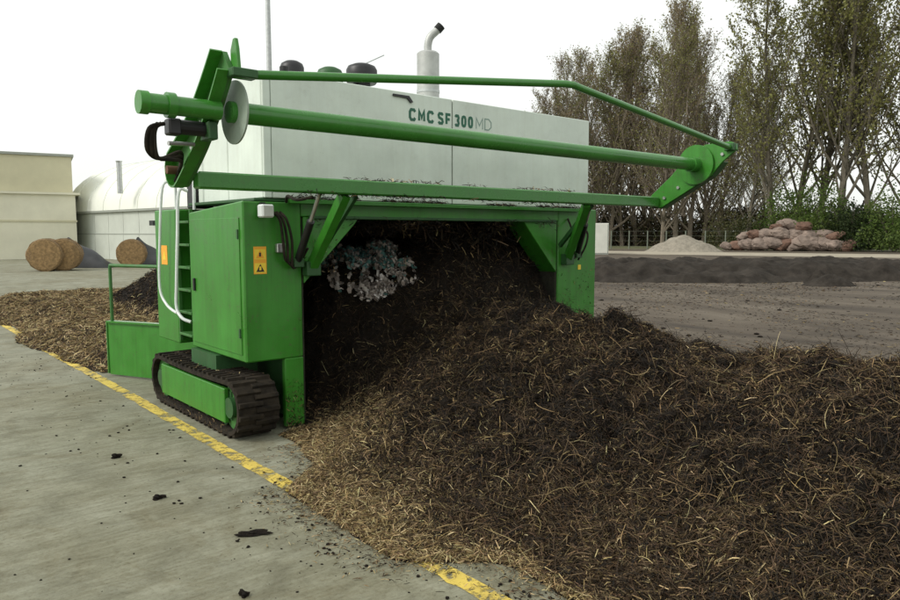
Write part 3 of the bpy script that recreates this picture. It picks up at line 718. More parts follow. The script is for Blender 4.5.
obj('flange_disc', ctube([(XL + .075, RY, RZ), (XL + .087, RY, RZ)], .205, 40), 'pale_green_grey', rl)
obj('flange_disc', ctube([(XR - .045, RY, RZ), (XR - .02, RY, RZ)], .225, 40), 'green', rl)
obj('hub', ctube([(XR - .16, RY, RZ), (XR - .045, RY, RZ)], .088, 20), 'green_tube', rl, True)
# drive stub and motor on the left
st = obj('drive_stub', ctube([(1.43, RY, RZ), (XL - .02, RY, RZ)], .060, 18), 'green_tube', T, True)
obj('collar', ctube([(1.58, RY, RZ), (1.63, RY, RZ)], .078, 18), 'green_tube', st, True)
obj('end_cap', ctube([(1.415, RY, RZ), (1.47, RY, RZ)], .070, 18), 'green', st, True)
mo = obj('hydraulic_motor', box(ctube([(1.66, RY + .12, RZ - .11), (1.86, RY + .12, RZ - .11)], .048, 16), 1.62, 1.70, RY + .07, RY + .17, RZ - .165, RZ - .062, .01), 'black_plastic', T)
obj('mount', cbox(1.86, XL - .021, RY + .03, RY + .19, RZ - .18, RZ - .065, .006), 'green_dark', mo)
for k in range(3):
    obj('hose', ctube(smooth_path([(1.60 - .02 * k, RY + .10, RZ - .10), (1.50 + .015 * k, RY + .08, RZ - .14 - .02 * k), (1.49 + .03 * k, RY + .10, RZ - .27 - .02 * k), (1.60 + .03 * k, RY + .2, RZ - .31), (1.80, RY + .38, RZ - .24 - .03 * k), (1.87, RY + .62, RZ - .34), (1.90, 5.35, 2.12)]), .013, 7), 'rubber', T, True)
obj('fitting', ctube([(1.62, RY + .10, RZ - .22), (1.80, RY + .14, RZ - .21)], .014, 8), 'steel', T, True)
for (px_, ppoly, q0, q1) in ((XL - .02, None, (4.50, 2.775), (5.21, 2.205)), (XR - .012, None, (4.24, 2.63), (4.97, 2.17))):
    for k in range(5):
        f = k / 4; yy = q0[0] + (q1[0] - q0[0]) * f; zz = q0[1] + (q1[1] - q0[1]) * f
        if abs(yy - RY) > .2: obj('bolt', ctube([(px_ - .018, yy, zz), (px_, yy, zz)], .020, 6), 'steel', pl if px_ < 4 else pr_)
# tie rods down the end plate
obj('ram_pin', ctube([(XL - .13, 5.26, 2.20), (XL + .03, 5.26, 2.20)], .03, 12), 'rust', pl, True)
# stiffening bow
obj('bow_tube', ctube([(XL + .0, 4.37, 2.74), (XL + .1, 4.365, 2.748), (4.70, 4.058, 2.992), (4.80, 4.05, 2.995), (4.90, 4.056, 2.984), (XR - .1, 4.14, 2.70), (XR, 4.143, 2.695)], .030, 12), 'green_tube', T, True)
obj('bow_bracket', cbox(XL - .03, XL + .14, 4.32, 4.42, 2.72, 2.775, .006), 'green_dark', T)
obj('bow_bracket', cbox(XR - .06, XR + .05, 4.09, 4.20, 2.66, 2.74, .006), 'green_dark', T)
# struts and hydraulic rams that carry the winder
for (bx, tx, cx_, ctx, ex) in ((3.20, 3.19, 3.06, 2.97, 3.32), (6.68, 6.30, 6.86, 6.40, 6.56)):
    s = obj('support_strut', bar(BM(), (bx, FY - .045, 1.44), (tx, 5.10, 2.064), .075, .085), 'green', T)
    obj('pivot', cbox(bx - .07, bx + .07, FY - .10, FY - .0, 1.37, 1.50, .008), 'green_dark', s)
    s2 = obj('support_strut', bar(BM(), (ex, FY - .03, 1.60), (tx + .12, 5.12, 2.064), .035, .05), 'green_dark', T)
    c = obj('hydraulic_ram', ctube([(cx_, FY - .05, 1.50), Vector((cx_, FY - .05, 1.50)).lerp(Vector((ctx, 5.12, 2.06)), .62)], .033, 12), 'black_plastic', T, True)
    obj('rod', ctube([Vector((cx_, FY - .05, 1.50)).lerp(Vector((ctx, 5.12, 2.06)), .60), (ctx, 5.12, 2.066)], .018, 10), 'steel', c, True)
    obj('clevis', cbox(cx_ - .05, cx_ + .05, FY - .09, FY, 1.45, 1.53, .006), 'green_dark', c)
# exhaust and roof caps
ex = obj('exhaust_silencer', ctube([(5.03, 6.3, HZ1), (5.03, 6.3, 3.14), (5.03, 6.3, 3.15), (5.03, 6.3, 3.70), (5.03, 6.3, 3.72)], [.09, .09, .122, .122, .10], 22), 'silencer', T, True)
obj('strap', ctube([(5.03, 6.3, 3.28), (5.03, 6.3, 3.31)], .127, 22), 'galvanised', ex, True)
obj('tail_pipe', ctube(smooth_path([(5.03, 6.3, 3.715), (5.03, 6.3, 3.80), (5.05, 6.285, 3.88), (5.105, 6.25, 3.945), (5.135, 6.23, 3.985)]), .042, 14, cap=False), 'silencer', ex, True)
obj('pipe_mouth', ctube([(5.115, 6.243, 3.955), (5.15, 6.216, 4.005)], .048, 14), 'dark_inside', ex, True)
def cap(x, y, z1, r, nm, mat='black_plastic', low=None):
    z0 = HZ1 + .004
    c = obj(nm, ctube([(x, y, z0), (x, y, z1 - .19)], r * .55, 16), 'black_plastic', T, True)
    obj('cap', ctube([(x, y, z1 - .20), (x, y, z1 - .18), (x, y, z1 - .06), (x, y, z1 - .025), (x, y, z1)], [r * .9, r, r, r * .88, r * .5], 20), mat, c, True)
cap(3.43, 6.4, 3.40, .115, 'air_intake'); cap(4.23, 6.4, 3.49, .16, 'air_intake'); cap(3.85, 6.4, 3.40, .13, 'air_intake', 'green_dark')
obj('antenna', ctube([(4.25, 6.4, 3.49), (4.50, 6.38, 3.62)], .006, 6), 'galvanised', T)
obj('beacon_stub', ctube([(2.25 + .05, 4.40, 2.79), (2.30, 4.40, 2.84)], .03, 10), 'black_plastic', T)
obj('edge_lamp', prism(BM(), [(4.14, 3.085), (4.33, 3.085), (4.38, 3.03), (4.35, 3.02), (4.31, 3.06), (4.14, 3.065)], 'y', FY - .012, FY + .003), 'black_plastic', T)

# lettering CMC SF 300 MD
GLYPHS = {'C': [[(1, .80), (.80, 1), (.22, 1), (0, .78), (0, .22), (.22, 0), (.80, 0), (1, .20)]], 'M': [[(0, 0), (0, 1), (.5, .30), (1, 1), (1, 0)]],
          'S': [[(1, .84), (.80, 1), (.2, 1), (0, .82), (.12, .58), (.88, .42), (1, .18), (.80, 0), (.2, 0), (0, .16)]], 'F': [[(0, 0), (0, 1), (1, 1)], [(.16, .50), (.82, .50)]],
          '3': [[(0, .85), (.22, 1), (.78, 1), (1, .80), (.82, .52), (1, .22), (.78, 0), (.22, 0), (0, .15)], [(.40, .52), (.70, .52)]],
          '0': [[(.5, 1), (.18, .95), (0, .75), (0, .25), (.18, .05), (.5, 0), (.82, .05), (1, .25), (1, .75), (.82, .95), (.5, 1)]], 'D': [[(0, 0), (0, 1), (.6, 1), (1, .72), (1, .28), (.6, 0), (0, 0)]]}
def lettering(txt, x0, x1, z, h, t, mat, gap=.022):
    n = len(txt); w = (x1 - x0 - gap * (n - 1)) / n; bm = BM()
    for k, ch in enumerate(txt):
        ox = x0 + k * (w + gap) + t / 2
        for q, st in enumerate(GLYPHS[ch]):
            P = [np.array((ox + a * (w - t), z + t / 2 + b * (h - t))) for a, b in st]; closed = st[0] == st[-1]; m_ = len(P); rows = []
            for i_ in range(m_):
                a = P[i_] - P[i_ - 1] if i_ else (P[i_] - P[-2] if closed else P[1] - P[0]); b = P[i_ + 1] - P[i_] if i_ < m_ - 1 else (P[1] - P[0] if closed else P[-1] - P[-2])
                a = a / np.linalg.norm(a); b = b / np.linalg.norm(b); na = np.array((-a[1], a[0])); nb = np.array((-b[1], b[0])); mn = na + nb; mn = mn / np.linalg.norm(mn); mn = mn / max(.5, mn @ na)
                rows.append([P[i_] + mn * t / 2, P[i_] - mn * t / 2])
            y0 = FY + .0046; y1 = FY + .0028 - .0003 * q
            V = [[bm.verts.new((c[0], y, c[1])) for c, y in ((r[0], y1), (r[1], y1), (r[1], y0), (r[0], y0))] for r in rows]
            for r0, r1 in zip(V, V[1:]):
                for e in range(3): bm.faces.new((r0[e], r0[(e + 1) % 4], r1[(e + 1) % 4], r1[e])) if e < 2 else bm.faces.new((r0[3], r0[0], r1[0], r1[3]))
    obj('lettering', bm, mat, T)
lettering('CMC', 4.335, 4.655, 2.85, .125, .028, 'letter_green')
lettering('SF', 4.700, 4.885, 2.85, .125, .028, 'letter_green')
lettering('300', 4.925, 5.185, 2.85, .125, .028, 'letter_green')
lettering('MD', 5.225, 5.455, 2.85, .125, .012, 'letter_grey')

# straw caught on the machine's ledges
parts = []
def ledge(n, x0, x1, y, z, dy, cols, drop=0.0):
    X = rng.uniform(x0, x1, n); k = fbm(X * 3, X * 0 + y, 91, 3) > -0.05; X = X[k]; n = len(X)
    P = np.stack([X, y + rng.normal(0, dy, n), z + np.abs(rng.normal(0, .008, n)) - np.abs(rng.normal(0, 1, n)) * drop], 1)
    parts.append(straws(rng, P, np.tile((0, -.3, .95), (n, 1)), rng.uniform(.02, .08, n), rng.uniform(.003, .007, n), pick_cols(rng, n, cols), .4))
ledge(900, 3.0, 6.9, FY - .035, 2.052, .015, (.4, .3, .15, .1, .04, .01))
ledge(500, 2.6, 7.5, 5.05, 2.06, .03, (.5, .3, .1, .05, .03, .0), .012)
ledge(350, 3.2, 7.4, 5.10, 2.192, .03, (.3, .3, .2, .1, .08, .02))
ledge(1600, 3.2, 6.5, FY + .05, 1.885, .05, (.5, .3, .12, .05, .02, .0), .05)
def stuck(n, x, y, z, cols=(.25, .25, .2, .15, .12, .03), nrm=(0, -1, .1)):
    P = np.stack([rng.uniform(*x, n), rng.uniform(*y, n), z[0] + (z[1] - z[0]) * rng.random(n) ** 2.2], 1)
    parts.append(straws(rng, P, np.tile(np.array(nrm, float), (n, 1)), rng.uniform(.012, .045, n), rng.uniform(.002, .006, n), pick_cols(rng, n, cols), .12))
stuck(220, (2.95, 3.125), (FY - .004, FY - .002), (.03, .45)); stuck(260, (2.44, 2.79), (5.82, 7.45), (.497, .53), nrm=(0, 0, 1)); stuck(120, (2.6, 2.9), (6.3, 6.9), (.51, .53), nrm=(0, 0, 1))
stuck(160, (2.424, 2.43), (5.8, 7.5), (.03, .12), nrm=(1, 0, .1)); stuck(200, (6.57, 7.25), (FY - .004, FY - .002), (.55, 1.3)); stuck(150, (3.16, 3.5), (FY - .002, FY - .001), (1.4, 1.7))
# hanging clumps in the throat
n = 5200; Xc = rng.uniform(3.9, 6.5, n); Yc = rng.uniform(5.9, 6.9, n); Zc = 1.88 - np.abs(rng.normal(0, 1, n)) * (0.05 + .30 * sstep(4.4, 6.2, Xc))
parts.append(straws(rng, np.stack([Xc, Yc, np.maximum(Zc, .9)], 1), np.tile((0., -1, .2), (n, 1)), rng.uniform(.04, .22, n), rng.uniform(.004, .012, n), pick_cols(rng, n, (.55, .25, .12, .05, .025, .005)), .5))
tag(join_straws('caught_straw', parts), 'bits of straw and compost caught on the machine ledges and tunnel roof', 'straw', kind='stuff')
# pale scraps of sheet churned into the material in the throat
n = 26000; Xs = rng.uniform(3.3, 5.0, n); Ys = rng.uniform(5.8, 7.2, n); Zs = pile_h(Xs, Ys)
_d = np.stack([Xs, Ys, Zs], 1) - _C; _z = _d @ _fw; _u = CX + F * (_d @ _rt) / _z; _v = CY - F * (_d @ _up) / _z
mask = (fbm(_u * .11, _v * .11, 217, 3) > -.10) & (((_u - 366) / 46) ** 2 + ((_v - 271) / 28) ** 2 < 1 + .6 * fbm(_u * .05, _v * .05, 5, 3)) & (rng.random(n) < .55)
Xs, Ys, Zs = Xs[mask], Ys[mask], Zs[mask]; n = len(Xs); Nn = surf_normals(pile_h, Xs, Ys)
P = np.stack([Xs, Ys, Zs], 1) + Nn * rng.uniform(.01, .07, (n, 1))
pc = np.array([(.52, .46, .41), (.36, .30, .26), (.62, .58, .54), (.12, .26, .24), (.20, .17, .15)])
teal = (P[:, 2] > 1.36)[:, None]
ci = rng.choice(5, n, p=[.32, .24, .18, .04, .22]); ct = rng.choice(5, n, p=[.15, .2, .1, .4, .15])
V, Q, C = straws(rng, P, Nn, rng.uniform(.02, .075, n), rng.uniform(.012, .045, n), np.where(teal, pc[ct], pc[ci]) * rng.uniform(.7, 1.2, (n, 1)), .6, .35)
tag(obj('plastic_scraps', np_mesh('plastic_scraps', V, Q, C), 'straw'), 'pale grey and teal plastic scraps churned into the compost inside the tunnel', 'plastic scraps', kind='stuff')

# ------------------------------------------------------------------ far right of the yard
def heap_obj(name, c, ax, ay, rot, h, mat, seed, label, cat, n=60, kind=None, flat=1.0):
    a = np.linspace(-1.15, 1.15, n); Xg, Yg = np.meshgrid(a, a); r = np.sqrt(Xg ** 2 + Yg ** 2) + .13 * fbm(Xg * 2 + seed, Yg * 2, seed, 3) + (.22 * fbm(Xg * ax * .9, Yg * ay * .9, seed + 5, 4) if kind else 0)
    Z = h * np.clip(flat * (1 - r), 0, 1) ** 0.9; Z = np.where(Z > 0, Z + h * (.45 if kind else .16) * np.clip(Z / h * 4, 0, 1) * fbm(Xg * 6 * (ax / 4 if kind else 1), Yg * 6, seed + 2, 4), -.02)
    ca, sa = math.cos(rot), math.sin(rot); Xw = Xg * ax; Yw = Yg * ay
    keep = Z > 0; i = np.arange((n - 1) * n).reshape(n - 1, n)[:, :-1]; Q = np.stack([i, i + 1, i + 1 + n, i + n], -1)
    k = keep[:-1, :-1] | keep[1:, :-1] | keep[:-1, 1:] | keep[1:, 1:]
    V = np.stack([(Xw * ca - Yw * sa).ravel(), (Xw * sa + Yw * ca).ravel(), np.maximum(Z, -.01).ravel()], 1)
    o = obj(name, np_mesh(name, V, Q[k].reshape(-1, 4), smooth=True), mat); o.location = (c[0], c[1], 0)
    return tag(o, label, cat, kind=kind)
ROT = -YAW      # across the view
c = D(735, 31); heap_obj('dark_windrow', c, 11.0, 3.4, ROT + .05, .62, 'far_compost', 3, 'long low strip of black compost lying across the yard behind the right leg', 'compost heap', 120, 'stuff', 2.6)
for (u, d, a, h, sd) in ((832, 27.0, .9, .42, 5), (820, 28.2, .5, .5, 6)):
    heap_obj('compost_lump', D(u, d), a, a * .6, ROT, h, 'far_compost', sd, 'black compost lump at the right end of the dark strip, ' + ('nearer and wider' if d < 28 else 'smaller') + ' one', 'compost heap', 30)
heap_obj('gravel_mound', D(684, 72), 3.6, 2.6, ROT, 1.55, 'gravel', 8, 'pale grey gravel mound in front of the trees', 'gravel heap', 50)
bm = BM(); q = [D(480, 66), D(1010, 60), D(1010, 70), D(480, 77)]
bm.faces.new([bm.verts.new((p[0], p[1], .012)) for p in q])
plain('path', (0.33, 0.29, 0.22), 0.9, var=0.2, scale=.6)
tag(obj('path', bm, 'path'), 'pale gravel track along the far side of the yard', 'path', kind='structure')
# reddish rubble heap
rs = random.Random(21)
low = [(729, .62), (739, .85), (750, .9), (761, 1.0), (773, 1.05), (786, 1.15), (799, 1.0), (812, 1.15), (825, 1.0), (837, .9), (848, .75)]
mid = [(744, .7), (757, .85), (770, .9), (783, 1.0), (797, 1.1), (811, .95), (824, .9), (835, .7)]
top = [(777, .7), (790, .95), (803, .8)]
ords = ['first', 'second', 'third', 'fourth', 'fifth', 'sixth', 'seventh', 'eighth', 'ninth', 'tenth', 'last']
for row, z, dz, rown in ((low, 0, 0, 'bottom row'), (mid, 1.05, .7, 'middle row'), (top, 2.0, 1.2, 'top row')):
    for k, (u, r) in enumerate(row):
        p = D(u + rs.uniform(-2, 2), 77.5 + dz + rs.uniform(-.5, .5)); bm = BM()
        bmesh.ops.create_icosphere(bm, subdivisions=3, radius=1.0); sd = rs.randint(0, 999)
        for v in bm.verts:
            n_ = v.co.normalized(); f = 1 + .42 * float(fbm(n_.x * 1.6 + n_.z * .9 + sd, n_.y * 1.6 - n_.z * .7, sd, 4))
            f += .16 * float(fbm(n_.x * 5 + n_.z * 3 + sd, n_.y * 5, sd + 1, 2)); v.co = Vector((n_.x * r * 1.12, n_.y * r * .9, n_.z * r * .62)) * f
        bmesh.ops.rotate(bm, verts=bm.verts, cent=(0, 0, 0), matrix=Matrix.Rotation(ROT + rs.uniform(-.4, .4), 3, 'Z') @ Matrix.Rotation(rs.uniform(-.35, .35), 3, 'Y'))
        lo = min(v.co.z for v in bm.verts); bmesh.ops.translate(bm, verts=bm.verts, vec=(p[0], p[1], z - lo - (.03 if z == 0 else .12)))
        tag(obj('boulder', bm, 'boulder_dark' if rs.random() < .35 else 'boulder'), 'reddish brown boulder, %s from the left in the %s of the heap' % (ords[k], rown), 'boulder', 'boulders heaped at the far edge of the yard')
# white container end showing past the right leg
bc = D(600, 60); wc = thing('storage_container', 'white storage container showing just behind the right leg of the machine', 'container', tuple(bc))
ux = Vector((math.cos(ROT), math.sin(ROT), 0)); uy = Vector((-ux.y, ux.x, 0))
def lbox(o, x0, x1, y0, y1, z0, z1, bev=0):
    bm = cbox(x0, x1, y0, y1, z0, z1, bev=bev); bmesh.ops.rotate(bm, verts=bm.verts, cent=(0, 0, 0), matrix=Matrix.Rotation(ROT, 3, 'Z')); bmesh.ops.translate(bm, verts=bm.verts, vec=o); return bm
obj('wall', lbox(bc, -1.9, .72, 0, 4, .1, 2.55, .03), 'container_white', wc)
for x in (-1.85, -.62, .62): obj('door_bar', lbox(bc, x, x + .06, -.05, -.001, .15, 2.5), 'trim_grey', wc)
obj('base_rail', lbox(bc, -1.9, .72, .01, 3.98, 0, .098), 'trim_grey', wc)
# wire fence along the trees
fa, fb = D(560, 84), D(960, 80)
fn = thing('wire_fence', 'wire mesh fence with grey posts running below the bare trees', 'fence', tuple(fa))
npost = 20
for k in range(npost):
    p = fa + (fb - fa) * k / (npost - 1); obj('post', cbox(p[0] - .05, p[0] + .05, p[1] - .05, p[1] + .05, 0, 2.0), 'post_grey', fn)
for z in (.3, .9, 1.45, 1.95): obj('wire', bar(BM(), (*fa[:2], z), (*fb[:2], z), .012, .012), 'post_grey', fn)

# ------------------------------------------------------------------ far left: hall, beige building, bales, mast
A, B = D(70, 60), D(215, 41)
d = Vector(B - A); L = d.length; ang = math.atan2(d.y, d.x); hall = thing('storage_hall', 'long pale grey hall with white vaulted roof behind the bales', 'hall', tuple((A + B) / 2))
def hb(bm):
    bmesh.ops.rotate(bm, verts=bm.verts, cent=(0, 0, 0), matrix=Matrix.Rotation(ang, 3, 'Z')); bmesh.ops.translate(bm, verts=bm.verts, vec=A); return bm
npan = 9
for k in range(npan):
    obj('wall_panel', hb(cbox(L * k / npan + .02, L * (k + 1) / npan - .02, 0, .15, 1.72, 3.12)), 'hall_wall', hall)
    obj('wall_panel', hb(cbox(L * k / npan + .02, L * (k + 1) / npan - .02, -.03, .15, 0, 1.66)), 'hall_wall', hall)
obj('wall_core', hb(cbox(0, L, .16, 13, 0, 3.1)), 'hall_wall', hall)
obj('rail', hb(cbox(0, L, -.05, .0, 1.66, 1.72)), 'trim_grey', hall)
obj('eaves_gutter', hb(cbox(-.2, L + .2, -.18, .14, 3.125, 3.25)), 'trim_grey', hall)
n = 20; arc = [(6.6 - 6.75 * math.cos(math.pi * k / n), 3.26 + 4.0 * math.sin(math.pi * k / n)) for k in range(n + 1)]
rf = obj('roof', hb(prism(BM(), arc, 'x', -.1, L + .1)), 'hall_roof', hall, True)
for k in range(8):
    x = L * (k + .5) / 8
    obj('roof_rib', hb(tube(BM(), [(x, a, b + .01) for a, b in arc], .035, 5)), 'hall_roof', rf)
vp = D(122, 49.5)
obj('vent_pipe', ctube([(vp[0], vp[1], 4.2), (vp[0], vp[1], 6.1), (vp[0], vp[1], 6.2)], [.16, .16, .2], 10), 'galvanised', rf)
obj('wall_lamp', hb(cbox(L * .66, L * .66 + .5, -.35, -.05, 2.2, 2.5)), 'dark_piece', hall)
# beige block
o = D(77, 56); bb = thing('beige_building', 'tall beige flat-roofed block at the left edge of the yard', 'building', tuple(o))
def ob(*a, **k):
    bm = cbox(*a, **k); bmesh.ops.rotate(bm, verts=bm.verts, cent=(0, 0, 0), matrix=Matrix.Rotation(ROT + .52, 3, 'Z')); bmesh.ops.translate(bm, verts=bm.verts, vec=o); return bm
obj('wall', ob(-9, 0, 0, 7, 0, 4.35), 'beige_light', bb)
obj('upper_wall', ob(-9.2, -.12, .4, 6.6, 4.5, 6.95), 'beige_wall', bb)
obj('cornice', ob(-9.3, .02, .25, 6.8, 6.96, 7.12), 'trim_grey', bb)
obj('ledge', ob(-9.1, .3, -.2, 7, 4.355, 4.495), 'beige_light', bb)
obj('band', ob(-9, .06, -.06, -.001, 2.5, 2.62), 'beige_wall', bb)
# bales
def bale(u, dd, r, label, turn):
    p = D(u, dd); t = thing('straw_bale', label, 'bale', tuple(p), 'round bales in front of the hall')
    rv = ROT + turn; ax = Vector((-math.sin(rv), math.cos(rv), 0)); c = Vector((p[0], p[1], r)) 
    n = 26; pr2 = [(-.62, r * .93), (-.60, r * .985), (-.5, r), (.5, r), (.60, r * .985), (.62, r * .93)]
    bm = tube(BM(), [c + ax * s for s, _ in pr2], [q for _, q in pr2], n)
    for v in bm.verts: v.co += Vector((rs.uniform(-.025, .025), rs.uniform(-.025, .025), rs.uniform(-.025, .0)))
    obj('roll', bm, 'bale_side', t, True)
    obj('straw_face', ctube([c - ax * .605, c - ax * .635, c - ax * .645], [r * .93, r * .90, r * .5], n), 'bale_face', t)
    for s in (-.3, .3): obj('twine', ctube([c + ax * s, c + ax * (s + .03)], r + .008, n), 'bale_side', t)
bale(63.5, 38.5, .75, 'round straw bale nearest the beige building', .35)
bale(46, 38.2, .75, 'round straw bale at the left edge, beside another bale', .30)
bale(131, 40.5, .72, 'round straw bale in front of the hall just left of the ladder', .35)
def dark_piece(u, dd, w, h, label):  # dark mound sloping down away from a bale
    p = D(u, dd); n = 14; bm = BM(); g = {}
    for i in range(n):
        for j in range(n):
            x = i / (n - 1); y = j / (n - 1); z = h * max(0, (1 - x)) ** .8 * math.sin(math.pi * min(1, max(0, y))) ** .35 + .06 * math.sin(9 * x + 5 * y) * (0 < j < n - 1) * (i < n - 1)
            q = ux * (x - .35) * w + uy * (y - .5) * 1.3; g[i, j] = bm.verts.new((p[0] + q.x, p[1] + q.y, max(0.01, z)))
    for i in range(n - 1):
        for j in range(n - 1): bm.faces.new((g[i, j], g[i + 1, j], g[i + 1, j + 1], g[i, j + 1]))
    ex_ = bmesh.ops.extrude_edge_only(bm, edges=[e for e in bm.edges if e.is_boundary])
    for v in [x for x in ex_['geom'] if isinstance(x, bmesh.types.BMVert)]: v.co.z = 0
    tag(obj('wedge', bm, 'dark_piece', smooth=True), label, 'wedge')
dark_piece(84, 41, 2.2, 1.5, 'dark tarpaulin sloping down beside the bale near the beige building')
dark_piece(149, 43, 1.7, 1.5, 'dark tarpaulin behind the bale left of the ladder')
# light mast
p = D(273, 44); m = thing('light_mast', 'tall grey light mast rising behind the white hood', 'light mast', tuple(p))
zt = 1.75 + 233 / 720 * 44
obj('pole', ctube([(p[0], p[1], 0), (p[0], p[1], zt)], [.20, .13], 12), 'galvanised', m, True)
hd = obj('lamp_head', lbox((p[0], p[1], 0), -.45, .45, -.2, .2, zt - .1, zt + .22, .03), 'galvanised', m)
for s in (-1, 1): obj('floodlight', lbox((p[0], p[1], 0), s * .6 - .14, s * .6 + .14, -.25, .15, zt - .05, zt + .35, .02), 'trim_grey', m)

# ------------------------------------------------------------------ trees
def rot_about(v, k, a):
    return v * math.cos(a) + np.cross(k, v) * math.sin(a) + k * np.dot(k, v) * (1 - math.cos(a))
def unit(v): return v / (np.linalg.norm(v) + 1e-9)
def tree_mesh(seed, H, limbs, spread, leaf_n, leaf_pal, leaf_size, low=0.12, lean=(0, 0), twig_n=5):
    r = np.random.default_rng(seed); bm = BM(); twigs = []; leaves = []
    def perp(d): a = unit(np.cross(d, r.normal(size=3))); return a
    def grow(p, d, L, r0, n, lift, wob):
        pts = [p.copy()]
        for k in range(n):
            d = unit(d + r.normal(0, wob, 3) + np.array([0, 0, lift])); p = p + d * L / n; pts.append(p.copy())
        return pts, d
    tr, _ = grow(np.array([0, 0, -.1]), unit(np.array([lean[0], lean[1], 1.0])), H * .93, 0, 12, .08, .045)
    R0 = H * 0.0098
    tube(bm, tr, [R0 * (1.25 if k == 0 else (1 - k / 12.6)) + .02 for k in range(13)], 7)
    for i in range(limbs):
        f = low + (0.97 - low) * (i + r.random()) / limbs; k = f * 12; a = int(min(k, 11)); p = tr[a] + (tr[a + 1] - tr[a]) * (k - a)
        td = unit(tr[a + 1] - tr[a]); an = r.uniform(.45, .85) * (1.15 - .4 * f); az = r.uniform(0, 6.283)
        d = unit(td * math.cos(an) + np.array([math.cos(az), math.sin(az), 0]) * math.sin(an))
        L = H * spread * (1.12 - f) ** .75 * r.uniform(.65, 1.25)
        rr = max(.03, R0 * .42 * (1.1 - f) * L / (H * spread))
        lp, _ = grow(p, d, L, rr, 6, .10, .09)
        tube(bm, lp, [rr * (1 - q / 7.0) + .012 for q in range(7)], 5, cap=False)
        nb = int(r.integers(6, 10))
        for j in range(nb):
            g = .22 + .78 * (j + r.random()) / nb; k2 = g * 6; a2 = int(min(k2, 5)); p2 = lp[a2] + (lp[a2 + 1] - lp[a2]) * (k2 - a2)
            d2 = unit(lp[a2 + 1] - lp[a2]); d2 = unit(rot_about(d2, perp(d2), r.uniform(.4, .9)))
            L2 = L * .42 * (1.15 - g * .6) * r.uniform(.6, 1.2)
            bp, _ = grow(p2, d2, L2, .02, 4, .14, .10)
            tube(bm, bp, [max(.012, rr * .38) * (1 - q / 5.5) + .008 for q in range(5)], 3, cap=False)
            for t in range(twig_n):
                h = .15 + .85 * (t + r.random()) / twig_n; k3 = h * 4; a3 = int(min(k3, 3)); p3 = bp[a3] + (bp[a3 + 1] - bp[a3]) * (k3 - a3)
                d3 = unit(bp[a3 + 1] - bp[a3]); d3 = unit(rot_about(d3, perp(d3), r.uniform(.3, .9)) + np.array([0, 0, .15]))
                L3 = r.uniform(.5, 1.3) * (H / 26)
                twigs.append((p3, d3, L3))
                m_ = r.poisson(leaf_n)
                for q in range(m_): leaves.append(p3 + d3 * L3 * r.uniform(.1, 1.1) + r.normal(0, .10, 3))
    # twigs
    for (p3, d3, L3) in twigs:
        s = np.cross(d3, r.normal(size=3)); s = unit(s) * .016; e = p3 + d3 * L3
        v = [bm.verts.new(p3 + s), bm.verts.new(p3 - s), bm.verts.new(e)]; bm.faces.new(v)
    wood = bpy.data.meshes.new('trunk'); bm.to_mesh(wood); bm.free()
    Lf = np.array(leaves) if leaves else np.zeros((0, 3)); n = len(Lf)
    a = r.normal(size=(n, 3)); a /= np.linalg.norm(a, axis=1, keepdims=True); b = np.cross(a, r.normal(size=(n, 3))); b /= np.linalg.norm(b, axis=1, keepdims=True)
    sz = (r.uniform(.6, 1.3, n) * leaf_size)[:, None]
    V = np.stack([Lf - a * sz * .6, Lf + b * sz * .42, Lf + a * sz * .6, Lf - b * sz * .42], 1).reshape(-1, 3)
    Q = np.arange(4 * n).reshape(-1, 4)
    pal = np.array(leaf_pal); cl = vnoise(Lf[:, 0] * .6 + Lf[:, 1] * .3, Lf[:, 2] * .6, seed)
    ci = np.clip((cl * len(pal) + r.normal(0, .7, n)).astype(int), 0, len(pal) - 1)
    C = pal[ci] * r.uniform(.7, 1.3, (n, 1))
    crown = np_mesh('crown', V, Q, np.repeat(C, 4, 0))
    return wood, crown
OLIVE = [(.185, .185, .060), (.235, .24, .080), (.20, .18, .075), (.27, .275, .095)]
BROWN = [(.23, .165, .10), (.26, .205, .115), (.22, .195, .10), (.29, .235, .135)]
GREEN = [(.060, .105, .020), (.095, .150, .032), (.130, .180, .045), (.075, .115, .028)]
variants = {'olive_a': (tree_mesh(1, 30, 46, .32, 4.2, OLIVE, .20, twig_n=7), 'bark'), 'olive_b': (tree_mesh(2, 29, 44, .36, 4.0, OLIVE, .20, twig_n=7), 'bark'),
            'brown_a': (tree_mesh(3, 26, 48, .36, 2.0, OLIVE + BROWN, .17, .06, twig_n=7), 'bark_red'), 'brown_b': (tree_mesh(4, 27, 48, .38, 1.7, OLIVE + BROWN, .17, .06, twig_n=7), 'bark_red'),
            'brown_c': (tree_mesh(6, 25, 48, .35, 2.0, OLIVE, .17, .06, twig_n=7), 'bark_red')}
def place_tree(var, u, dd, s, rz, label, group, name='poplar_tree'):
    (w, c), bark = variants[var]; p = D(u, dd); t = thing(name, label, 'tree', tuple(p), group); t.rotation_euler = (0, 0, rz); t.scale = (s, s, s)
    for nm, me, mt in (('trunk', w, bark), ('crown', c, 'leaf')):
        if not me.materials: me.materials.append(MATS[mt])
        o = bpy.data.objects.new(nm, me); col.objects.link(o); o.parent = t
g1, g2 = 'bare spring poplars in the far row', 'tall olive trees at the right edge'
def outline(u): return float(np.interp(u, [535, 548, 565, 580, 600, 620, 640, 660, 680, 700, 716, 730], [102, 92, 82, 68, 55, 47, 36, 27, 30, 46, 84, 110]))
far = []; kinds = ['brown_c', 'brown_a', 'brown_b', 'brown_c', 'brown_b', 'brown_a']
for k in range(14):
    u = 542 + k * 13.4; dd = 95 + (k * 37 % 9); far.append((kinds[k % 6], u, dd, ((233 - outline(u)) / 720 * dd + 1.75) / 26 * (0.94 + .06 * (k % 3)), k * 2.4))
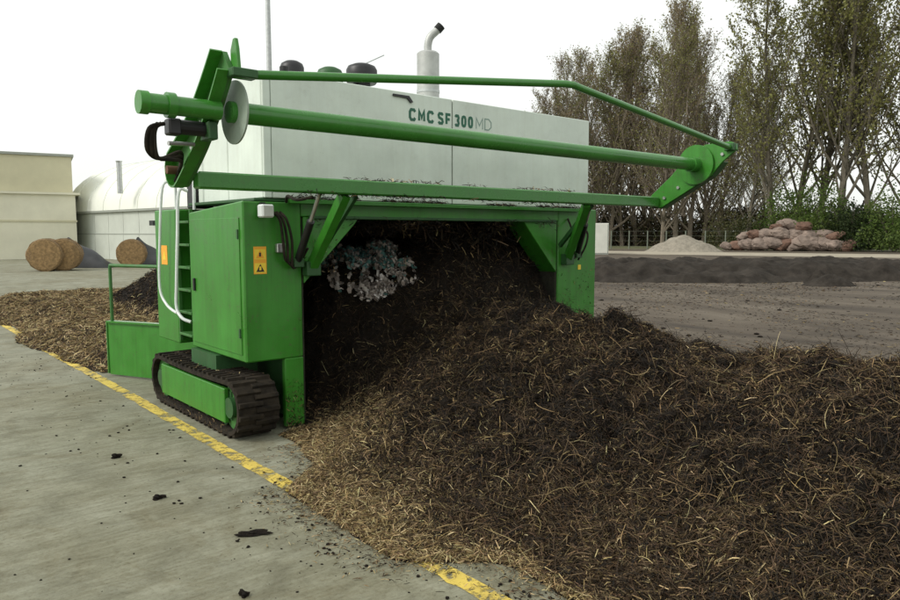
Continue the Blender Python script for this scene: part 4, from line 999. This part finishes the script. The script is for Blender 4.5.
back = []
for k in range(9):
    u = 550 + k * 19.5; dd = 114 + (k * 5 % 7); back.append((kinds[(k * 2 + 1) % 6], u, dd, ((233 - outline(u)) / 720 * dd + 1.75) / 26 * .97, k * 1.7 + 1))
back += [('olive_b', 741, 122, .62, .4), ('olive_a', 765, 118, .8, .9)]
ordn = ['leftmost', 'second', 'third', 'fourth', 'fifth', 'sixth', 'seventh', 'eighth', 'ninth', 'tenth', 'eleventh', 'twelfth', 'thirteenth', 'fourteenth']
for k, (v, u, dd, s, a) in enumerate(far):
    place_tree(v, u, dd, s, a, ('leftmost brown leafless poplar, just right of the white hood' if k == 0 else ordn[k] + ' brown leafless poplar from the left in the front far row'), g1)
for k, (v, u, dd, s, a) in enumerate(back):
    place_tree(v, u, dd, s, a, ordn[k] + ' poplar from the left in the row behind the front far poplars', g1)
near = [('olive_b', 748, 92, .80, 3.3, 'slim olive tree at the gap beside the far poplars'), ('olive_a', 772, 86, 1.10, .5, 'tall olive tree left of the others above the boulder heap'), ('olive_b', 796, 88, 1.22, 2.2, 'tall olive tree with spreading limbs in the middle of the right group'),
        ('olive_a', 818, 92, 1.25, 3.0, 'tall olive tree set back between the two tallest right trees'), ('olive_a', 838, 84, 1.24, 4.1, 'tall olive tree near the right edge above dark bushes'), ('olive_b', 868, 86, 1.20, 5.3, 'tall olive tree cut off by the right edge'), ('olive_a', 905, 86, 1.15, 1.3, 'tall olive tree farthest right, beyond the bushes')]
for v, u, dd, s, a, lab in near: place_tree(v, u, dd, s, a, lab, g2)

def bush(u, dd, w, h, pal, seed, label, n=5200, size=.2, deep=.8):
    r = np.random.default_rng(seed); p = D(u, dd); t = thing('bush', label, 'bush', tuple(p), 'bushes along the fence')
    q = r.normal(size=(n, 3)); q /= np.linalg.norm(q, axis=1, keepdims=True); q[:, 2] = np.abs(q[:, 2]); rad = r.random((n, 1)) ** .45
    lob = 1 + .45 * fbm(np.arctan2(q[:, 1], q[:, 0]) * 1.3 + seed, q[:, 2] * 3, seed, 3)
    P = q * rad * lob[:, None] * np.array([w, w * deep, h]); P[:, 2] = np.maximum(P[:, 2] + .15, .1)
    k = fbm(P[:, 0] * .9 + P[:, 1], P[:, 2] * .9, seed + 9, 3) > -.22; P = P[k]; m_ = len(P)
    a = r.normal(size=(m_, 3)); a /= np.linalg.norm(a, axis=1, keepdims=True); b = np.cross(a, r.normal(size=(m_, 3))); b /= np.linalg.norm(b, axis=1, keepdims=True)
    sz = (r.uniform(.5, 1.3, m_) * size)[:, None]
    V = np.stack([P - a * sz * .6, P + b * sz * .45, P + a * sz * .6, P - b * sz * .45], 1).reshape(-1, 3)
    V[:, 2] = np.maximum(V[:, 2], .02)
    pl_ = np.array(pal); ci = np.clip((vnoise(P[:, 0] * .8, P[:, 2] * .8, seed) * len(pl_) + r.normal(0, .6, m_)).astype(int), 0, len(pl_) - 1)
    C = np.repeat(pl_[ci] * r.uniform(.7, 1.3, (m_, 1)), 4, 0)
    o = obj('foliage', np_mesh('foliage', V, np.arange(4 * m_).reshape(-1, 4), C), 'leaf'); o.parent = t; o.location = (0, 0, 0)
    bm = BM()
    for s in range(9):
        az = r.uniform(0, 6.28); tube(bm, [(0.1 * math.cos(az), .1 * math.sin(az), 0), (w * .3 * math.cos(az), w * .3 * math.sin(az), h * .5), (w * .5 * math.cos(az), w * .5 * math.sin(az), h * .9)], [.05, .035, .01], 4)
    me = bpy.data.meshes.new('stems'); bm.to_mesh(me); bm.free(); o = obj('stems', me, 'bark'); o.parent = t; o.location = (0, 0, 0)
bush(793, 84, 4.4, 7.6, GREEN, 31, 'bright green bush rising left of the tall olive trunks', 9000)
bush(825, 82, 4.4, 6.6, GREEN, 32, 'green bush behind the middle of the boulder heap', 8000)
bush(852, 80, 3.6, 4.6, [(.02, .035, .012), (.04, .06, .02)], 33, 'dark green bush at the right edge behind the boulders', 7000)
bush(895, 79, 4.4, 6.0, GREEN, 36, 'green bush beyond the right edge trees', 7000)
bush(750, 90, 3.6, 3.6, [(.07, .085, .03), (.11, .11, .045), (.06, .07, .03)], 34, 'thin olive bush behind the gravel mound, right side', 4200)
bush(725, 92, 3.2, 4.6, [(.09, .10, .04), (.13, .12, .055)], 35, 'thin pale bush under the gap between the tree groups', 3000)
# brushwood under the far poplars, too tangled to count
r = np.random.default_rng(70); n = 34000; t = r.random(n); a = D(530, 108); b_ = D(990, 104); P = a + (b_ - a) * t[:, None]
hgt = 4.6 + 3.2 * fbm(t * 40, t * 0, 5, 3)
P[:, 2] = r.random(n) ** 1.3 * hgt; P[:, :2] += r.normal(0, 1.6, (n, 2)); P[:, 2] = np.maximum(P[:, 2], .25)
V, Q, C = straws(r, P, np.tile((1., 0, 0), (n, 1)), r.uniform(.4, 1.2, n), r.uniform(.03, .14, n), np.array([(.075, .060, .035), (.055, .060, .022), (.10, .08, .045), (.05, .038, .025)])[r.integers(0, 4, n)], .5)
V[:, 2] = np.maximum(V[:, 2], .01)
tag(obj('brushwood', np_mesh('brushwood', V, Q, C), 'straw'), 'tangled brown brushwood under the far trees', 'brushwood', kind='stuff')
